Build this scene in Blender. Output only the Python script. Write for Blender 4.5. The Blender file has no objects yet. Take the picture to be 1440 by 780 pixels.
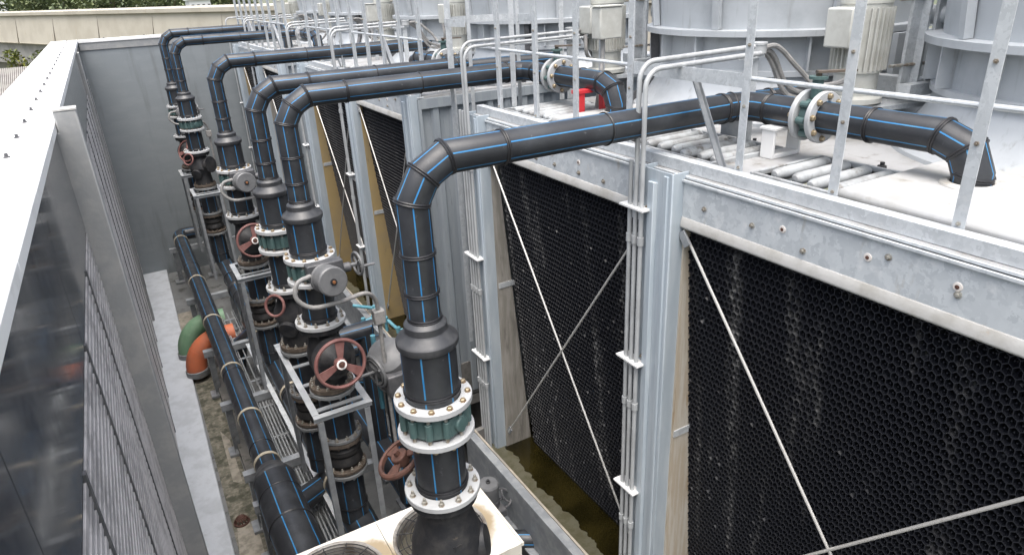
import bpy, math, random
from mathutils import Vector, Matrix
random.seed(7)
R = math.radians
PI = math.pi
sc = bpy.context.scene
col = sc.collection

# ------------------------------------------------------------------ camera
CAM = ((0.86364932, -0.23628212, 0.44528711),
       (-0.50219137, -0.32663142, 0.80069703),
       (-0.04374563, -0.9151408, -0.40075384))
right = Vector([r[0] for r in CAM]); down = Vector([r[1] for r in CAM]); fwd = Vector([r[2] for r in CAM])
cd = bpy.data.cameras.new('camera'); cam = bpy.data.objects.new('camera', cd); col.objects.link(cam)
m = Matrix.Identity(4)
for i in range(3):
    m[i][0] = right[i]; m[i][1] = -down[i]; m[i][2] = -fwd[i]
cam.matrix_world = m
cd.sensor_width = 36; cd.lens = 36 * 950.7 / 1440
cd.clip_start = 0.02; cd.clip_end = 3000
sc.camera = cam

# ------------------------------------------------------------------ light
SUN_EL, SUN_AZ = R(72), R(206)          # azimuth clockwise from +Y
w = bpy.data.worlds.new('World'); sc.world = w; w.use_nodes = True
nt = w.node_tree; bg = nt.nodes['Background']
sky = nt.nodes.new('ShaderNodeTexSky'); sky.sky_type = 'NISHITA'; sky.sun_disc = False
sky.sun_elevation = SUN_EL; sky.sun_rotation = SUN_AZ
sky.air_density = 1.0; sky.dust_density = 6.0; sky.ozone_density = 1.0
# overcast: the blue of the sky is mostly veiled by cloud
hs = nt.nodes.new('ShaderNodeHueSaturation'); hs.inputs['Saturation'].default_value = 0.55
nt.links.new(sky.outputs[0], hs.inputs['Color']); nt.links.new(hs.outputs[0], bg.inputs[0])
bg.inputs[1].default_value = 0.15
sd = bpy.data.lights.new('sun', 'SUN'); so = bpy.data.objects.new('sun', sd); col.objects.link(so)
sd.energy = 1.0; sd.angle = R(65); sd.color = (1, 0.98, 0.95)
sv = Vector((math.sin(SUN_AZ) * math.cos(SUN_EL), math.cos(SUN_AZ) * math.cos(SUN_EL), math.sin(SUN_EL)))
so.rotation_euler = sv.to_track_quat('Z', 'Y').to_euler()
so.location = (0, 0, 30)
sc.view_settings.view_transform = 'Standard'; sc.view_settings.look = 'None'
sc.view_settings.exposure = 1.28; sc.view_settings.gamma = 1
sc.render.engine = 'CYCLES'
sc.cycles.use_denoising = True
sc.cycles.max_bounces = 6; sc.cycles.diffuse_bounces = 4; sc.cycles.glossy_bounces = 3
sc.cycles.transmission_bounces = 2; sc.cycles.caustics_reflective = False

# ------------------------------------------------------------------ materials
def mat(name, base, rough=0.6, metal=0.0, c2=None, scale=6, lo=0.4, hi=0.65, stretch=(1, 1, 1), detail=6,
        c3=None, scale3=1.5, lo3=0.55, hi3=0.7, stretch3=(1, 1, 1), bump=0, bscale=40, spec=0.5, vor=None, coat=0, rvar=0):
    M = bpy.data.materials.new(name); M.use_nodes = True
    n = M.node_tree; b = n.nodes['Principled BSDF']
    b.inputs['Roughness'].default_value = rough; b.inputs['Metallic'].default_value = metal
    b.inputs['Specular IOR Level'].default_value = spec; b.inputs['Coat Weight'].default_value = coat
    tc = n.nodes.new('ShaderNodeTexCoord')
    def noise(sc_, st, det=6):
        mp = n.nodes.new('ShaderNodeMapping'); mp.inputs['Scale'].default_value = st
        n.links.new(tc.outputs['Object'], mp.inputs[0])
        t = n.nodes.new('ShaderNodeTexNoise'); t.inputs['Scale'].default_value = sc_; t.inputs['Detail'].default_value = det
        t.inputs['Roughness'].default_value = 0.62
        n.links.new(mp.outputs[0], t.inputs['Vector']); return t
    def ramp(src, lo_, hi_):
        r = n.nodes.new('ShaderNodeMapRange'); r.inputs[1].default_value = lo_; r.inputs[2].default_value = hi_
        r.interpolation_type = 'SMOOTHSTEP'
        n.links.new(src, r.inputs[0]); return r.outputs[0]
    def mix(f, a, bcol):
        x = n.nodes.new('ShaderNodeMix'); x.data_type = 'RGBA'
        n.links.new(f, x.inputs[0])
        if isinstance(a, tuple): x.inputs[6].default_value = (*a, 1)
        else: n.links.new(a, x.inputs[6])
        x.inputs[7].default_value = (*bcol, 1); return x.outputs[2]
    c = base
    if vor:      # galvanised spangle
        v = n.nodes.new('ShaderNodeTexVoronoi'); v.inputs['Scale'].default_value = vor[0]
        nz = noise(vor[0] * .6, (1, 1, 1), 3)
        mx = n.nodes.new('ShaderNodeMix'); mx.data_type = 'RGBA'; mx.inputs[0].default_value = .12
        n.links.new(tc.outputs['Object'], mx.inputs[6]); n.links.new(nz.outputs['Color'], mx.inputs[7])
        n.links.new(mx.outputs[2], v.inputs['Vector'])
        sep = n.nodes.new('ShaderNodeSeparateColor'); n.links.new(v.outputs['Color'], sep.inputs[0])
        c = mix(sep.outputs[0], c, vor[1])
    if c2: c = mix(ramp(noise(scale, stretch, detail).outputs[0], lo, hi), c, c2)
    if c3: c = mix(ramp(noise(scale3, stretch3).outputs[0], lo3, hi3), c, c3)
    if isinstance(c, tuple): b.inputs['Base Color'].default_value = (*c, 1)
    else: n.links.new(c, b.inputs['Base Color'])
    if rvar:
        rr = n.nodes.new('ShaderNodeMapRange'); rr.inputs[1].default_value = .3; rr.inputs[2].default_value = .7
        rr.inputs[3].default_value = max(0.05, rough - rvar); rr.inputs[4].default_value = min(1, rough + rvar)
        n.links.new(noise(9, (1, 1, 1)).outputs[0], rr.inputs[0]); n.links.new(rr.outputs[0], b.inputs['Roughness'])
    if bump:
        bp = n.nodes.new('ShaderNodeBump'); bp.inputs['Strength'].default_value = bump; bp.inputs['Distance'].default_value = 0.01
        n.links.new(noise(bscale, (1, 1, 1)).outputs[0], bp.inputs['Height']); n.links.new(bp.outputs[0], b.inputs['Normal'])
    return M

HDPE = mat('black_polyethylene', (0.023, 0.0245, 0.028), 0.4, c2=(0.043, 0.047, 0.052), scale=4, lo=.42, hi=.75, c3=(0.115, 0.12, 0.124), scale3=26, lo3=.63, hi3=.8, rvar=.1, bump=.05, bscale=60)
STRIPE = mat('blue_stripe', (0.02, 0.175, 0.4), 0.5, c2=(0.055, 0.21, 0.38), scale=9)
BEAD = mat('weld_bead_plastic', (0.016, 0.016, 0.018), 0.4)
REDUC = mat('grey_polyethylene_fitting', (0.036, 0.038, 0.042), 0.4, c2=(0.06, 0.061, 0.064), scale=12, rvar=.08)
FLANGE = mat('pale_flange_paint', (0.42, 0.43, 0.435), 0.5, c2=(0.31, 0.32, 0.325), scale=9, lo=.5, hi=.8, c3=(0.33, 0.25, 0.17), scale3=30, lo3=.7, hi3=.82)
FLANGE_G = mat('weathered_grey_flange', (0.19, 0.2, 0.205), 0.55, c2=(0.13, 0.125, 0.12), scale=9, lo=.45, hi=.7, c3=(0.17, 0.11, 0.07), scale3=16, lo3=.6, hi3=.75)
RUSTFL = mat('rusty_flange', (0.075, 0.058, 0.044), 0.75, c2=(0.13, 0.105, 0.085), scale=14, c3=(0.05, 0.045, 0.04), scale3=20)
BRASS = mat('zinc_bolt', (0.36, 0.3, 0.2), 0.4, 0.55, c2=(0.3, 0.2, 0.12), scale=20)
STEELB = mat('steel_bolt', (0.42, 0.41, 0.37), 0.45, 0.55, c2=(0.25, 0.2, 0.15), scale=30)
GREEN = mat('green_valve_paint', (0.062, 0.112, 0.108), 0.45, c2=(0.08, 0.13, 0.126), scale=10, c3=(0.03, 0.06, 0.06), scale3=18, lo3=.62, hi3=.75)
IRON = mat('black_cast_iron', (0.014, 0.015, 0.018), 0.55, c2=(0.035, 0.034, 0.034), scale=10, bump=.25, bscale=45, c3=(0.09, 0.075, 0.06), scale3=15, lo3=.68, hi3=.8)
RUBBER = mat('black_rubber', (0.012, 0.012, 0.013), 0.6, c2=(0.03, 0.028, 0.026), scale=15)
REDW = mat('red_oxide_paint', (0.155, 0.066, 0.06), 0.55, c2=(0.2, 0.1, 0.09), scale=12, c3=(0.12, 0.05, 0.04), scale3=25, lo3=.6, hi3=.75)
RUSTY = mat('rusty_brown_iron', (0.095, 0.043, 0.03), 0.7, c2=(0.06, 0.028, 0.02), scale=20)
ACT = mat('grey_actuator_paint', (0.115, 0.118, 0.122), 0.45, c2=(0.14, 0.143, 0.147), scale=14, rvar=.08)
DKGREY = mat('dark_grey_casting', (0.06, 0.062, 0.067), 0.5, c2=(0.1, 0.1, 0.105), scale=12)
FLEX = mat('grey_flexible_conduit', (0.2, 0.2, 0.195), 0.55, c2=(0.28, 0.27, 0.26), scale=20)
GALV = mat('galvanised_steel', (0.46, 0.485, 0.5), 0.45, 0.2, vor=(38, (0.58, 0.605, 0.62)), c2=(0.62, 0.63, 0.63), scale=7, lo=.55, hi=.8, c3=(0.3, 0.29, 0.27), scale3=9, lo3=.63, hi3=.8, rvar=.1)
GALVB = mat('spangled_fascia_steel', (0.43, 0.46, 0.48), 0.42, 0.1, vor=(30, (0.56, 0.59, 0.605)), c2=(0.63, 0.645, 0.65), scale=11, lo=.55, hi=.75, c3=(0.42, 0.41, 0.38), scale3=5, lo3=.6, hi3=.72, stretch3=(1, 2.5, .6), rvar=.12)
GALVD = mat('dull_galvanised_steel', (0.24, 0.255, 0.27), 0.5, 0.3, c2=(0.33, 0.345, 0.355), scale=8, c3=(0.15, 0.14, 0.13), scale3=7, lo3=.62, hi3=.8)
GALVM = mat('aged_galvanised_steel', (0.34, 0.36, 0.375), 0.5, 0.15, c2=(0.42, 0.435, 0.445), scale=8, c3=(0.22, 0.2, 0.18), scale3=9, lo3=.6, hi3=.8)
COLM = mat('column_steel', (0.37, 0.425, 0.47), 0.42, 0.1, c2=(0.46, 0.51, 0.545), scale=4, stretch=(2, 6, .4), lo=.4, hi=.7, c3=(0.2, 0.2, 0.2), scale3=14, lo3=.68, hi3=.85)
SHEET = mat('grey_corrugated_sheet', (0.27, 0.3, 0.325), 0.5, 0.1, c2=(0.32, 0.35, 0.37), scale=3, stretch=(4, 4, .4), c3=(0.14, 0.15, 0.15), scale3=7, stretch3=(5, 5, .5), lo3=.6, hi3=.8)
FRP = mat('pale_grey_fibreglass', (0.42, 0.445, 0.465), 0.45, c2=(0.33, 0.352, 0.37), scale=2.5, lo=.45, hi=.75, c3=(0.23, 0.235, 0.23), scale3=5, stretch3=(3, 3, .35), lo3=.55, hi3=.8, bump=.03, bscale=18)
DECKM = mat('white_fibreglass_deck', (0.37, 0.375, 0.38), 0.55, c2=(0.27, 0.267, 0.257), scale=3.5, lo=.4, hi=.68, c3=(0.17, 0.155, 0.135), scale3=8, lo3=.55, hi3=.74, bump=.1, bscale=20)
BOXM = mat('pale_inlet_box', (0.47, 0.475, 0.475), 0.5, c2=(0.38, 0.38, 0.365), scale=4, c3=(0.27, 0.255, 0.22), scale3=9, lo3=.6, hi3=.78)
LIPM = mat('pale_limed_lip', (0.44, 0.435, 0.415), 0.7, c2=(0.34, 0.33, 0.3), scale=6, lo=.42, hi=.7, c3=(0.36, 0.24, 0.12), scale3=13, lo3=.64, hi3=.8, bump=.15, bscale=35)
TUBEM = mat('grey_cover_bar', (0.4, 0.42, 0.43), 0.5, c2=(0.27, 0.275, 0.275), scale=7, c3=(.18,.17,.155), scale3=12)
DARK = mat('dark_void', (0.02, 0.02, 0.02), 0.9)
CREAM = mat('cream_motor_paint', (0.5, 0.505, 0.47), 0.45, c2=(0.43, 0.43, 0.395), scale=8, c3=(0.38, 0.29, 0.19), scale3=16, lo3=.68, hi3=.8)
CAPM = mat('white_coping_paint', (0.76, 0.76, 0.75), 0.5, c2=(0.6, 0.595, 0.57), scale=5, lo=.5, hi=.8, c3=(0.42, 0.41, 0.38), scale3=11, lo3=.64, hi3=.82)
WALLM = mat('grey_wall_paint', (0.215, 0.238, 0.25), 0.6, c2=(0.232, 0.255, 0.267), scale=2.2, stretch=(1, 1, 2.5), c3=(0.155, 0.168, 0.172), scale3=1.6, stretch3=(2.6, 2.6, .28), lo3=.52, hi3=.78, bump=.06, bscale=25)
FINM = mat('grey_render', (0.245, 0.253, 0.255), 0.75, c2=(0.3, 0.3, 0.295), scale=6, c3=(0.32, 0.31, 0.3), scale3=5, lo3=.66, hi3=.8, bump=.2, bscale=30)
FINTOP = mat('pale_render_top', (0.46, 0.46, 0.44), 0.7, c2=(0.33, 0.32, 0.3), scale=10)
PANELM = mat('dark_polished_panel', (0.06, 0.064, 0.073), 0.08, 0.0, c2=(0.085, 0.089, 0.097), scale=2, stretch=(1, .3, 1), c3=(0.11, 0.11, 0.11), scale3=5, stretch3=(1, .25, 3), lo3=.64, hi3=.8, spec=.75, rvar=.03)
LOUVM = mat('grey_louvre_blade', (0.46, 0.45, 0.455), 0.45, 0.1, c2=(0.27, 0.265, 0.27), scale=6)
CONC = mat('pale_concrete', (0.5, 0.525, 0.555), 0.8, c2=(0.42, 0.44, 0.465), scale=4, c3=(0.3, 0.305, 0.3), scale3=9, lo3=.64, hi3=.78, bump=.3, bscale=30)
CONCD = mat('damp_concrete', (0.13, 0.128, 0.12), 0.8, c2=(0.2, 0.19, 0.175), scale=3, c3=(0.07, 0.07, 0.062), scale3=6, lo3=.5, hi3=.7, bump=.3, bscale=30)
CONCB = mat('beige_concrete', (0.36, 0.32, 0.26), 0.8, c2=(0.25, 0.23, 0.2), scale=4, bump=.2, bscale=30)
MOSS = mat('mossy_silt', (0.15, 0.14, 0.11), 0.95, c2=(0.24, 0.22, 0.175), scale=14, lo=.45, hi=.62, c3=(0.07, 0.072, 0.05), scale3=6, lo3=.45, hi3=.62, bump=.9, bscale=55)
DIRT = mat('pale_silt', (0.33, 0.3, 0.25), 0.9, c2=(0.2, 0.185, 0.15), scale=9, bump=.5, bscale=40)
FLOORM = mat('roof_floor', (0.15, 0.155, 0.155), 0.7, c2=(0.2, 0.205, 0.205), scale=2, c3=(0.06, 0.06, 0.055), scale3=4, lo3=.5, hi3=.7)
WOODG = mat('grey_weathered_board', (0.24, 0.225, 0.195), 0.8, c2=(0.33, 0.31, 0.28), scale=5, stretch=(5, 5, .5), c3=(0.14, 0.13, 0.115), scale3=4, stretch3=(4, 4, .6), lo3=.55, hi3=.75, bump=.2)
WOODB = mat('beige_limed_board', (0.42, 0.36, 0.28), 0.8, c2=(0.5, 0.47, 0.41), scale=5, stretch=(6, 6, .5), c3=(0.3, 0.21, 0.12), scale3=5, stretch3=(5, 5, .5), lo3=.58, hi3=.75, bump=.2)
WOODY = mat('yellow_ochre_board', (0.38, 0.28, 0.13), 0.7, c2=(0.34, 0.26, 0.14), scale=3, c3=(0.24, 0.19, 0.11), scale3=6, stretch3=(4, 4, .6), lo3=.6, hi3=.78)
PVC = mat('cyan_plastic_pipe', (0.09, 0.27, 0.34), 0.4, c2=(0.13, 0.3, 0.36), scale=10)
ORANGE = mat('orange_paint', (0.48, 0.13, 0.055), 0.6, c2=(0.4, 0.125, 0.065), scale=6, c3=(0.32, 0.17, 0.11), scale3=14, lo3=.62, hi3=.8)
GREENP = mat('green_pipe_paint', (0.13, 0.235, 0.14), 0.6, c2=(0.17, 0.27, 0.175), scale=6, c3=(.2, .22, .16), scale3=14, lo3=.6, hi3=.8)
REDP = mat('red_bracket_paint', (0.55, 0.03, 0.04), 0.5, c2=(0.45, 0.03, 0.03), scale=8)
WHITEP = mat('white_casing_paint', (0.74, 0.71, 0.62), 0.4, c2=(0.68, 0.645, 0.56), scale=3)
COND = mat('pale_conduit', (0.42, 0.435, 0.44), 0.45, 0.1, c2=(0.33, 0.34, 0.345), scale=12, stretch=(1, 1, .4))
CABLE = mat('grey_cable', (0.22, 0.23, 0.235), 0.5)
STRAP = mat('beige_strap', (0.4, 0.36, 0.28), 0.5)
COPPER = mat('copper_knob', (0.5, 0.22, 0.1), 0.35, .7)
WHITEH = mat('white_hub_ring', (0.8, 0.78, 0.75), 0.5)
ROD = mat('stainless_rod', (0.62, 0.61, 0.58), 0.35, .4, c2=(0.45, 0.4, 0.33), scale=15, lo=.6, hi=.75)

def water_mat():
    M = bpy.data.materials.new('algae_water'); M.use_nodes = True
    n = M.node_tree; b = n.nodes['Principled BSDF']
    b.inputs['Roughness'].default_value = 0.06
    tc = n.nodes.new('ShaderNodeTexCoord'); t = n.nodes.new('ShaderNodeTexNoise'); t.inputs['Scale'].default_value = 2.5; t.inputs['Detail'].default_value = 7
    n.links.new(tc.outputs['Object'], t.inputs['Vector'])
    r = n.nodes.new('ShaderNodeValToRGB'); n.links.new(t.outputs[0], r.inputs[0])
    r.color_ramp.elements[0].position = .38; r.color_ramp.elements[0].color = (0.009, 0.0075, 0.002, 1)
    r.color_ramp.elements[1].position = .68; r.color_ramp.elements[1].color = (0.024, 0.019, 0.005, 1)
    n.links.new(r.outputs[0], b.inputs['Base Color'])
    t2 = n.nodes.new('ShaderNodeTexNoise'); t2.inputs['Scale'].default_value = 9
    n.links.new(tc.outputs['Object'], t2.inputs['Vector'])
    bp = n.nodes.new('ShaderNodeBump'); bp.inputs['Strength'].default_value = .12; bp.inputs['Distance'].default_value = .02
    n.links.new(t2.outputs[0], bp.inputs['Height']); n.links.new(bp.outputs[0], b.inputs['Normal'])
    return M
WATER = water_mat()
REFLBAND = mat('basin_reflection_tone', (0.1, 0.096, 0.068), 0.12, c2=(0.075, 0.07, 0.042), scale=11)  # light reflection along the basin lip, put into a pale colour

def fill_mat(name, base):
    M = bpy.data.materials.new(name); M.use_nodes = True
    n = M.node_tree; b = n.nodes['Principled BSDF']
    b.inputs['Roughness'].default_value = 0.42
    b.inputs['Specular IOR Level'].default_value = .28
    tc = n.nodes.new('ShaderNodeTexCoord')
    def nz(st, s, d=5):
        mp = n.nodes.new('ShaderNodeMapping'); mp.inputs['Scale'].default_value = st
        n.links.new(tc.outputs['Object'], mp.inputs[0])
        t = n.nodes.new('ShaderNodeTexNoise'); t.inputs['Scale'].default_value = s; t.inputs['Detail'].default_value = d
        n.links.new(mp.outputs[0], t.inputs['Vector']); return t.outputs[0]
    def mr(x, a, c):
        r = n.nodes.new('ShaderNodeMapRange'); r.interpolation_type = 'SMOOTHSTEP'
        r.inputs[1].default_value = a; r.inputs[2].default_value = c; n.links.new(x, r.inputs[0]); return r.outputs[0]
    s = mr(nz((1, 3.2, .38), 1.5), .53, .74)      # vertical runs of scale
    f = mr(nz((1, 1, .5), 30), .34, .74)
    mu = n.nodes.new('ShaderNodeMath'); mu.operation = 'MULTIPLY'; n.links.new(s, mu.inputs[0]); n.links.new(f, mu.inputs[1])
    mx = n.nodes.new('ShaderNodeMix'); mx.data_type = 'RGBA'; n.links.new(mu.outputs[0], mx.inputs[0])
    mx.inputs[6].default_value = (*base, 1); mx.inputs[7].default_value = (0.2, 0.198, 0.192, 1)
    n.links.new(mx.outputs[2], b.inputs['Base Color'])
    r2 = n.nodes.new('ShaderNodeMapRange'); r2.inputs[3].default_value = .3; r2.inputs[4].default_value = .8
    n.links.new(mu.outputs[0], r2.inputs[0]); n.links.new(r2.outputs[0], b.inputs['Roughness'])
    return M
FILL = fill_mat('black_fill_plastic', (0.009, 0.0098, 0.013)); FILLRIM = fill_mat('lit_fill_edge', (0.026, 0.0275, 0.033))  # cell rims and centre dots paler: light caught on the lips, put into colour

def condenser_mat(cx):
    M = bpy.data.materials.new('white_casing_with_rust'); M.use_nodes = True
    n = M.node_tree; b = n.nodes['Principled BSDF']; b.inputs['Roughness'].default_value = .4
    g = n.nodes.new('ShaderNodeNewGeometry')
    fac = None
    t = n.nodes.new('ShaderNodeTexNoise'); t.inputs['Scale'].default_value = 7; t.inputs['Detail'].default_value = 6
    n.links.new(g.outputs['Position'], t.inputs['Vector'])
    for c in [(cx[0][0] + .12, cx[0][1] - .05, cx[0][2]), (cx[1][0] + .06, cx[1][1] - .01, cx[1][2])]:
        sub = n.nodes.new('ShaderNodeVectorMath'); sub.operation = 'DISTANCE'; sub.inputs[1].default_value = c
        n.links.new(g.outputs['Position'], sub.inputs[0])
        ad = n.nodes.new('ShaderNodeMath'); ad.operation = 'MULTIPLY_ADD'; ad.inputs[1].default_value = .16
        n.links.new(t.outputs[0], ad.inputs[0]); n.links.new(sub.outputs['Value'], ad.inputs[2])
        r = n.nodes.new('ShaderNodeMapRange'); r.inputs[1].default_value = .4; r.inputs[2].default_value = .465
        r.inputs[3].default_value = 1; r.inputs[4].default_value = 0; r.interpolation_type = 'SMOOTHSTEP'
        n.links.new(ad.outputs[0], r.inputs[0])
        if fac is None: fac = r.outputs[0]
        else:
            mm = n.nodes.new('ShaderNodeMath'); mm.operation = 'MAXIMUM'; n.links.new(fac, mm.inputs[0]); n.links.new(r.outputs[0], mm.inputs[1]); fac = mm.outputs[0]
    x = n.nodes.new('ShaderNodeMix'); x.data_type = 'RGBA'; n.links.new(fac, x.inputs[0])
    x.inputs[6].default_value = (.72, .7, .64, 1); x.inputs[7].default_value = (.36, .29, .19, 1)
    n.links.new(x.outputs[2], b.inputs['Base Color']); return M

# ------------------------------------------------------------------ mesh helper
class MB:
    def __init__(s): s.v = []; s.f = []; s.mi = []
    def face(s, idx, m=0): s.f.append(tuple(idx)); s.mi.append(m)
    def poly(s, pts, m=0):
        o = len(s.v); s.v += [Vector(p) for p in pts]; s.face(range(o, o + len(pts)), m)
    def box(s, lo, hi, m=0):
        x0, y0, z0 = lo; x1, y1, z1 = hi; o = len(s.v)
        s.v += [Vector(p) for p in ((x0, y0, z0), (x1, y0, z0), (x1, y1, z0), (x0, y1, z0), (x0, y0, z1), (x1, y0, z1), (x1, y1, z1), (x0, y1, z1))]
        for q in ((0, 3, 2, 1), (4, 5, 6, 7), (0, 1, 5, 4), (1, 2, 6, 5), (2, 3, 7, 6), (3, 0, 4, 7)): s.face([o + i for i in q], m)
        return s
    def beam(s, a, b, w, h, up=(0, 0, 1), m=0):
        a = Vector(a); b = Vector(b); d = (b - a).normalized(); up = Vector(up)
        if abs(d.dot(up)) > .99: up = Vector((0, 1, 0))
        x = d.cross(up).normalized() * w / 2; y = x.cross(d).normalized() * h / 2; o = len(s.v)
        s.v += [a - x - y, a + x - y, a + x + y, a - x + y, b - x - y, b + x - y, b + x + y, b - x + y]
        for q in ((3, 2, 1, 0), (4, 5, 6, 7), (0, 1, 5, 4), (1, 2, 6, 5), (2, 3, 7, 6), (3, 0, 4, 7)): s.face([o + i for i in q], m)
        return s
    def cyl(s, a, b, r, r2=None, n=20, m=0, caps=True):
        r2 = r if r2 is None else r2
        return s.lathe([(r, 0), (r2, (Vector(b) - Vector(a)).length)], a, Vector(b) - Vector(a), n, m, caps)
    def lathe(s, prof, org, axis=(0, 0, 1), n=32, m=0, caps=True, closed=False):
        ax = Vector(axis).normalized(); t = Vector((0, 0, 1)) if abs(ax.z) < .9 else Vector((1, 0, 0))
        u = ax.cross(t).normalized(); w_ = ax.cross(u); org = Vector(org); o = len(s.v); k = len(prof)
        for r, h in prof:
            for i in range(n):
                a = 2 * PI * i / n
                s.v.append(org + ax * h + (u * math.cos(a) + w_ * math.sin(a)) * r)
        rng = range(k if closed else k - 1)
        for j in rng:
            j2 = (j + 1) % k
            for i in range(n):
                i2 = (i + 1) % n
                s.face((o + j * n + i, o + j2 * n + i, o + j2 * n + i2, o + j * n + i2), m)
        if caps and not closed:
            if prof[0][0] > 1e-5: s.face([o + i for i in range(n)], m)
            if prof[-1][0] > 1e-5: s.face([o + (k - 1) * n + i for i in reversed(range(n))], m)
        return s
    def disc_ring(s, c, axis, ri, ro, t, n=40, m=0):      # flat annulus of thickness t starting at c
        return s.lathe([(ri, 0), (ro - .004, 0), (ro, .004), (ro, t - .004), (ro - .004, t), (ri, t)], c, axis, n, m, closed=True)
    def torus(s, c, axis, Rr, r, n=40, k=8, m=0):
        return s.lathe([(Rr + r * math.cos(2 * PI * i / k), r * math.sin(2 * PI * i / k)) for i in range(k)], c, axis, n, m, closed=True)
    def tube(s, pts, r, n=10, m=0, caps=True):
        pts = [Vector(p) for p in pts]; o = len(s.v); k = len(pts); prev = None
        for i, p in enumerate(pts):
            d = (pts[min(i + 1, k - 1)] - pts[max(i - 1, 0)]).normalized()
            if prev is None:
                t = Vector((0, 0, 1)) if abs(d.z) < .9 else Vector((1, 0, 0)); u = d.cross(t).normalized()
            else: u = (prev - d * prev.dot(d)).normalized()
            prev = u; v2 = d.cross(u)
            for j in range(n):
                a = 2 * PI * j / n; s.v.append(p + (u * math.cos(a) + v2 * math.sin(a)) * r)
        for i in range(k - 1):
            for j in range(n):
                j2 = (j + 1) % n
                s.face((o + i * n + j, o + i * n + j2, o + (i + 1) * n + j2, o + (i + 1) * n + j), m)
        if caps:
            s.face([o + j for j in reversed(range(n))], m); s.face([o + (k - 1) * n + j for j in range(n)], m)
        return s
    def pipe(s, pts, r, phase=0.0, ref=(0, -1, 0), sectors=6, width=4.6, n=7, caps=True):
        """mitred stripe pipe: material 0 body, 1 stripe"""
        pts = [Vector(p) for p in pts]; k = len(pts)
        d0 = (pts[1] - pts[0]).normalized(); ref = Vector(ref)
        u = ref - d0 * ref.dot(d0)
        if u.length < 1e-3: u = Vector((1, 0, 0)) - d0 * d0.x
        u.normalize(); v2 = d0.cross(u)
        ang = []; mi = []
        sec = 360 / sectors
        for q in range(sectors):
            base = q * sec + math.degrees(phase)
            ang.append(base - width / 2); mi.append(1)
            for j in range(n): ang.append(base + width / 2 + (sec - width) * j / n); mi.append(0)
        N = len(ang); o = len(s.v)
        offs = [(u * math.cos(R(a)) + v2 * math.sin(R(a))) * r for a in ang]
        s.v += [pts[0] + q for q in offs]
        d = d0
        for i in range(1, k):
            if i < k - 1:
                d1 = (pts[i + 1] - pts[i]).normalized(); nn = (d + d1).normalized()
            else: d1 = d; nn = d
            ringp = [q - d * (q.dot(nn) / d.dot(nn)) for q in offs]
            s.v += [pts[i] + q for q in ringp]
            offs = [q - d1 * q.dot(d1) for q in ringp]
            d = d1
        for i in range(k - 1):
            for j in range(N):
                j2 = (j + 1) % N
                s.face((o + i * N + j, o + i * N + j2, o + (i + 1) * N + j2, o + (i + 1) * N + j), mi[j])
        if caps:
            s.face([o + j for j in reversed(range(N))], 0); s.face([o + (k - 1) * N + j for j in range(N)], 0)
        return s
    def extrude(s, poly, org, u, v, t, m=0):       # polygon in (u,v) plane, extruded along vector t
        u = Vector(u); v = Vector(v); t = Vector(t); org = Vector(org); o = len(s.v); k = len(poly)
        s.v += [org + u * a + v * b for a, b in poly]; s.v += [org + u * a + v * b + t for a, b in poly]
        s.face(list(reversed(range(o, o + k))), m); s.face(range(o + k, o + 2 * k), m)
        for i in range(k):
            j = (i + 1) % k; s.face((o + i, o + j, o + k + j, o + k + i), m)
        return s
    def mesh(s, name, mats, base=(0, 0, 0), ang=28):
        me = bpy.data.meshes.new(name); b = Vector(base)
        me.from_pydata([tuple(v - b) for v in s.v], [], s.f)
        for M in (mats if isinstance(mats, (list, tuple)) else [mats]): me.materials.append(M)
        me.polygons.foreach_set('material_index', s.mi)
        import bmesh
        bm = bmesh.new(); bm.from_mesh(me); bmesh.ops.recalc_face_normals(bm, faces=bm.faces); bm.to_mesh(me); bm.free()
        me.shade_smooth(); me.set_sharp_from_angle(angle=R(ang)); me.update()
        return me
    def build(s, name, mats, parent=None, bevel=0, ang=28, label=None):
        base = wloc(parent) if parent else (centre(s.v) if s.v else Vector())
        o = bpy.data.objects.new(name, s.mesh(name, mats, base, ang)); col.objects.link(o)
        if parent: o.parent = parent
        else: o.location = base
        if bevel:
            b = o.modifiers.new('bevel', 'BEVEL'); b.width = bevel; b.segments = 2; b.limit_method = 'ANGLE'; b.angle_limit = R(40)
        if label: o['label'] = label
        return o
def centre(vs):
    lo = [min(v[i] for v in vs) for i in range(3)]; hi = [max(v[i] for v in vs) for i in range(3)]
    return Vector(((lo[0] + hi[0]) / 2, (lo[1] + hi[1]) / 2, lo[2]))
def wloc(o):
    p = Vector(o.location)
    while o.parent: o = o.parent; p = p + Vector(o.location)
    return p
def tag(o, label, cat, group=None):
    o['label'] = label; o['category'] = cat
    if group: o['group'] = group
    return o
def thing(name, label, cat, loc, group=None):
    o = bpy.data.objects.new(name, None); o.empty_display_size = .1; o.location = loc; col.objects.link(o)
    return tag(o, label, cat, group)
def struct(o, kind='structure'): o['kind'] = kind; return o
def arc(c, a0, a1, r, u, v, n=8):
    c = Vector(c); u = Vector(u); v = Vector(v)
    return [c + u * r * math.cos(a0 + (a1 - a0) * i / n) + v * r * math.sin(a0 + (a1 - a0) * i / n) for i in range(n + 1)]
def smooth(pts, n=6):           # Catmull-Rom
    P = [Vector(p) for p in pts]; P = [P[0] * 2 - P[1]] + P + [P[-1] * 2 - P[-2]]; out = []
    for i in range(1, len(P) - 2):
        for j in range(n):
            t = j / n; a, b, c, d = P[i - 1:i + 3]
            out.append(.5 * ((2 * b) + (c - a) * t + (2 * a - 5 * b + 4 * c - d) * t * t + (3 * b - a - 3 * c + d) * t ** 3))
    return out + [P[-2]]

G = -5.95          # roof floor
YW = 16.87         # face of the back wall
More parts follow.
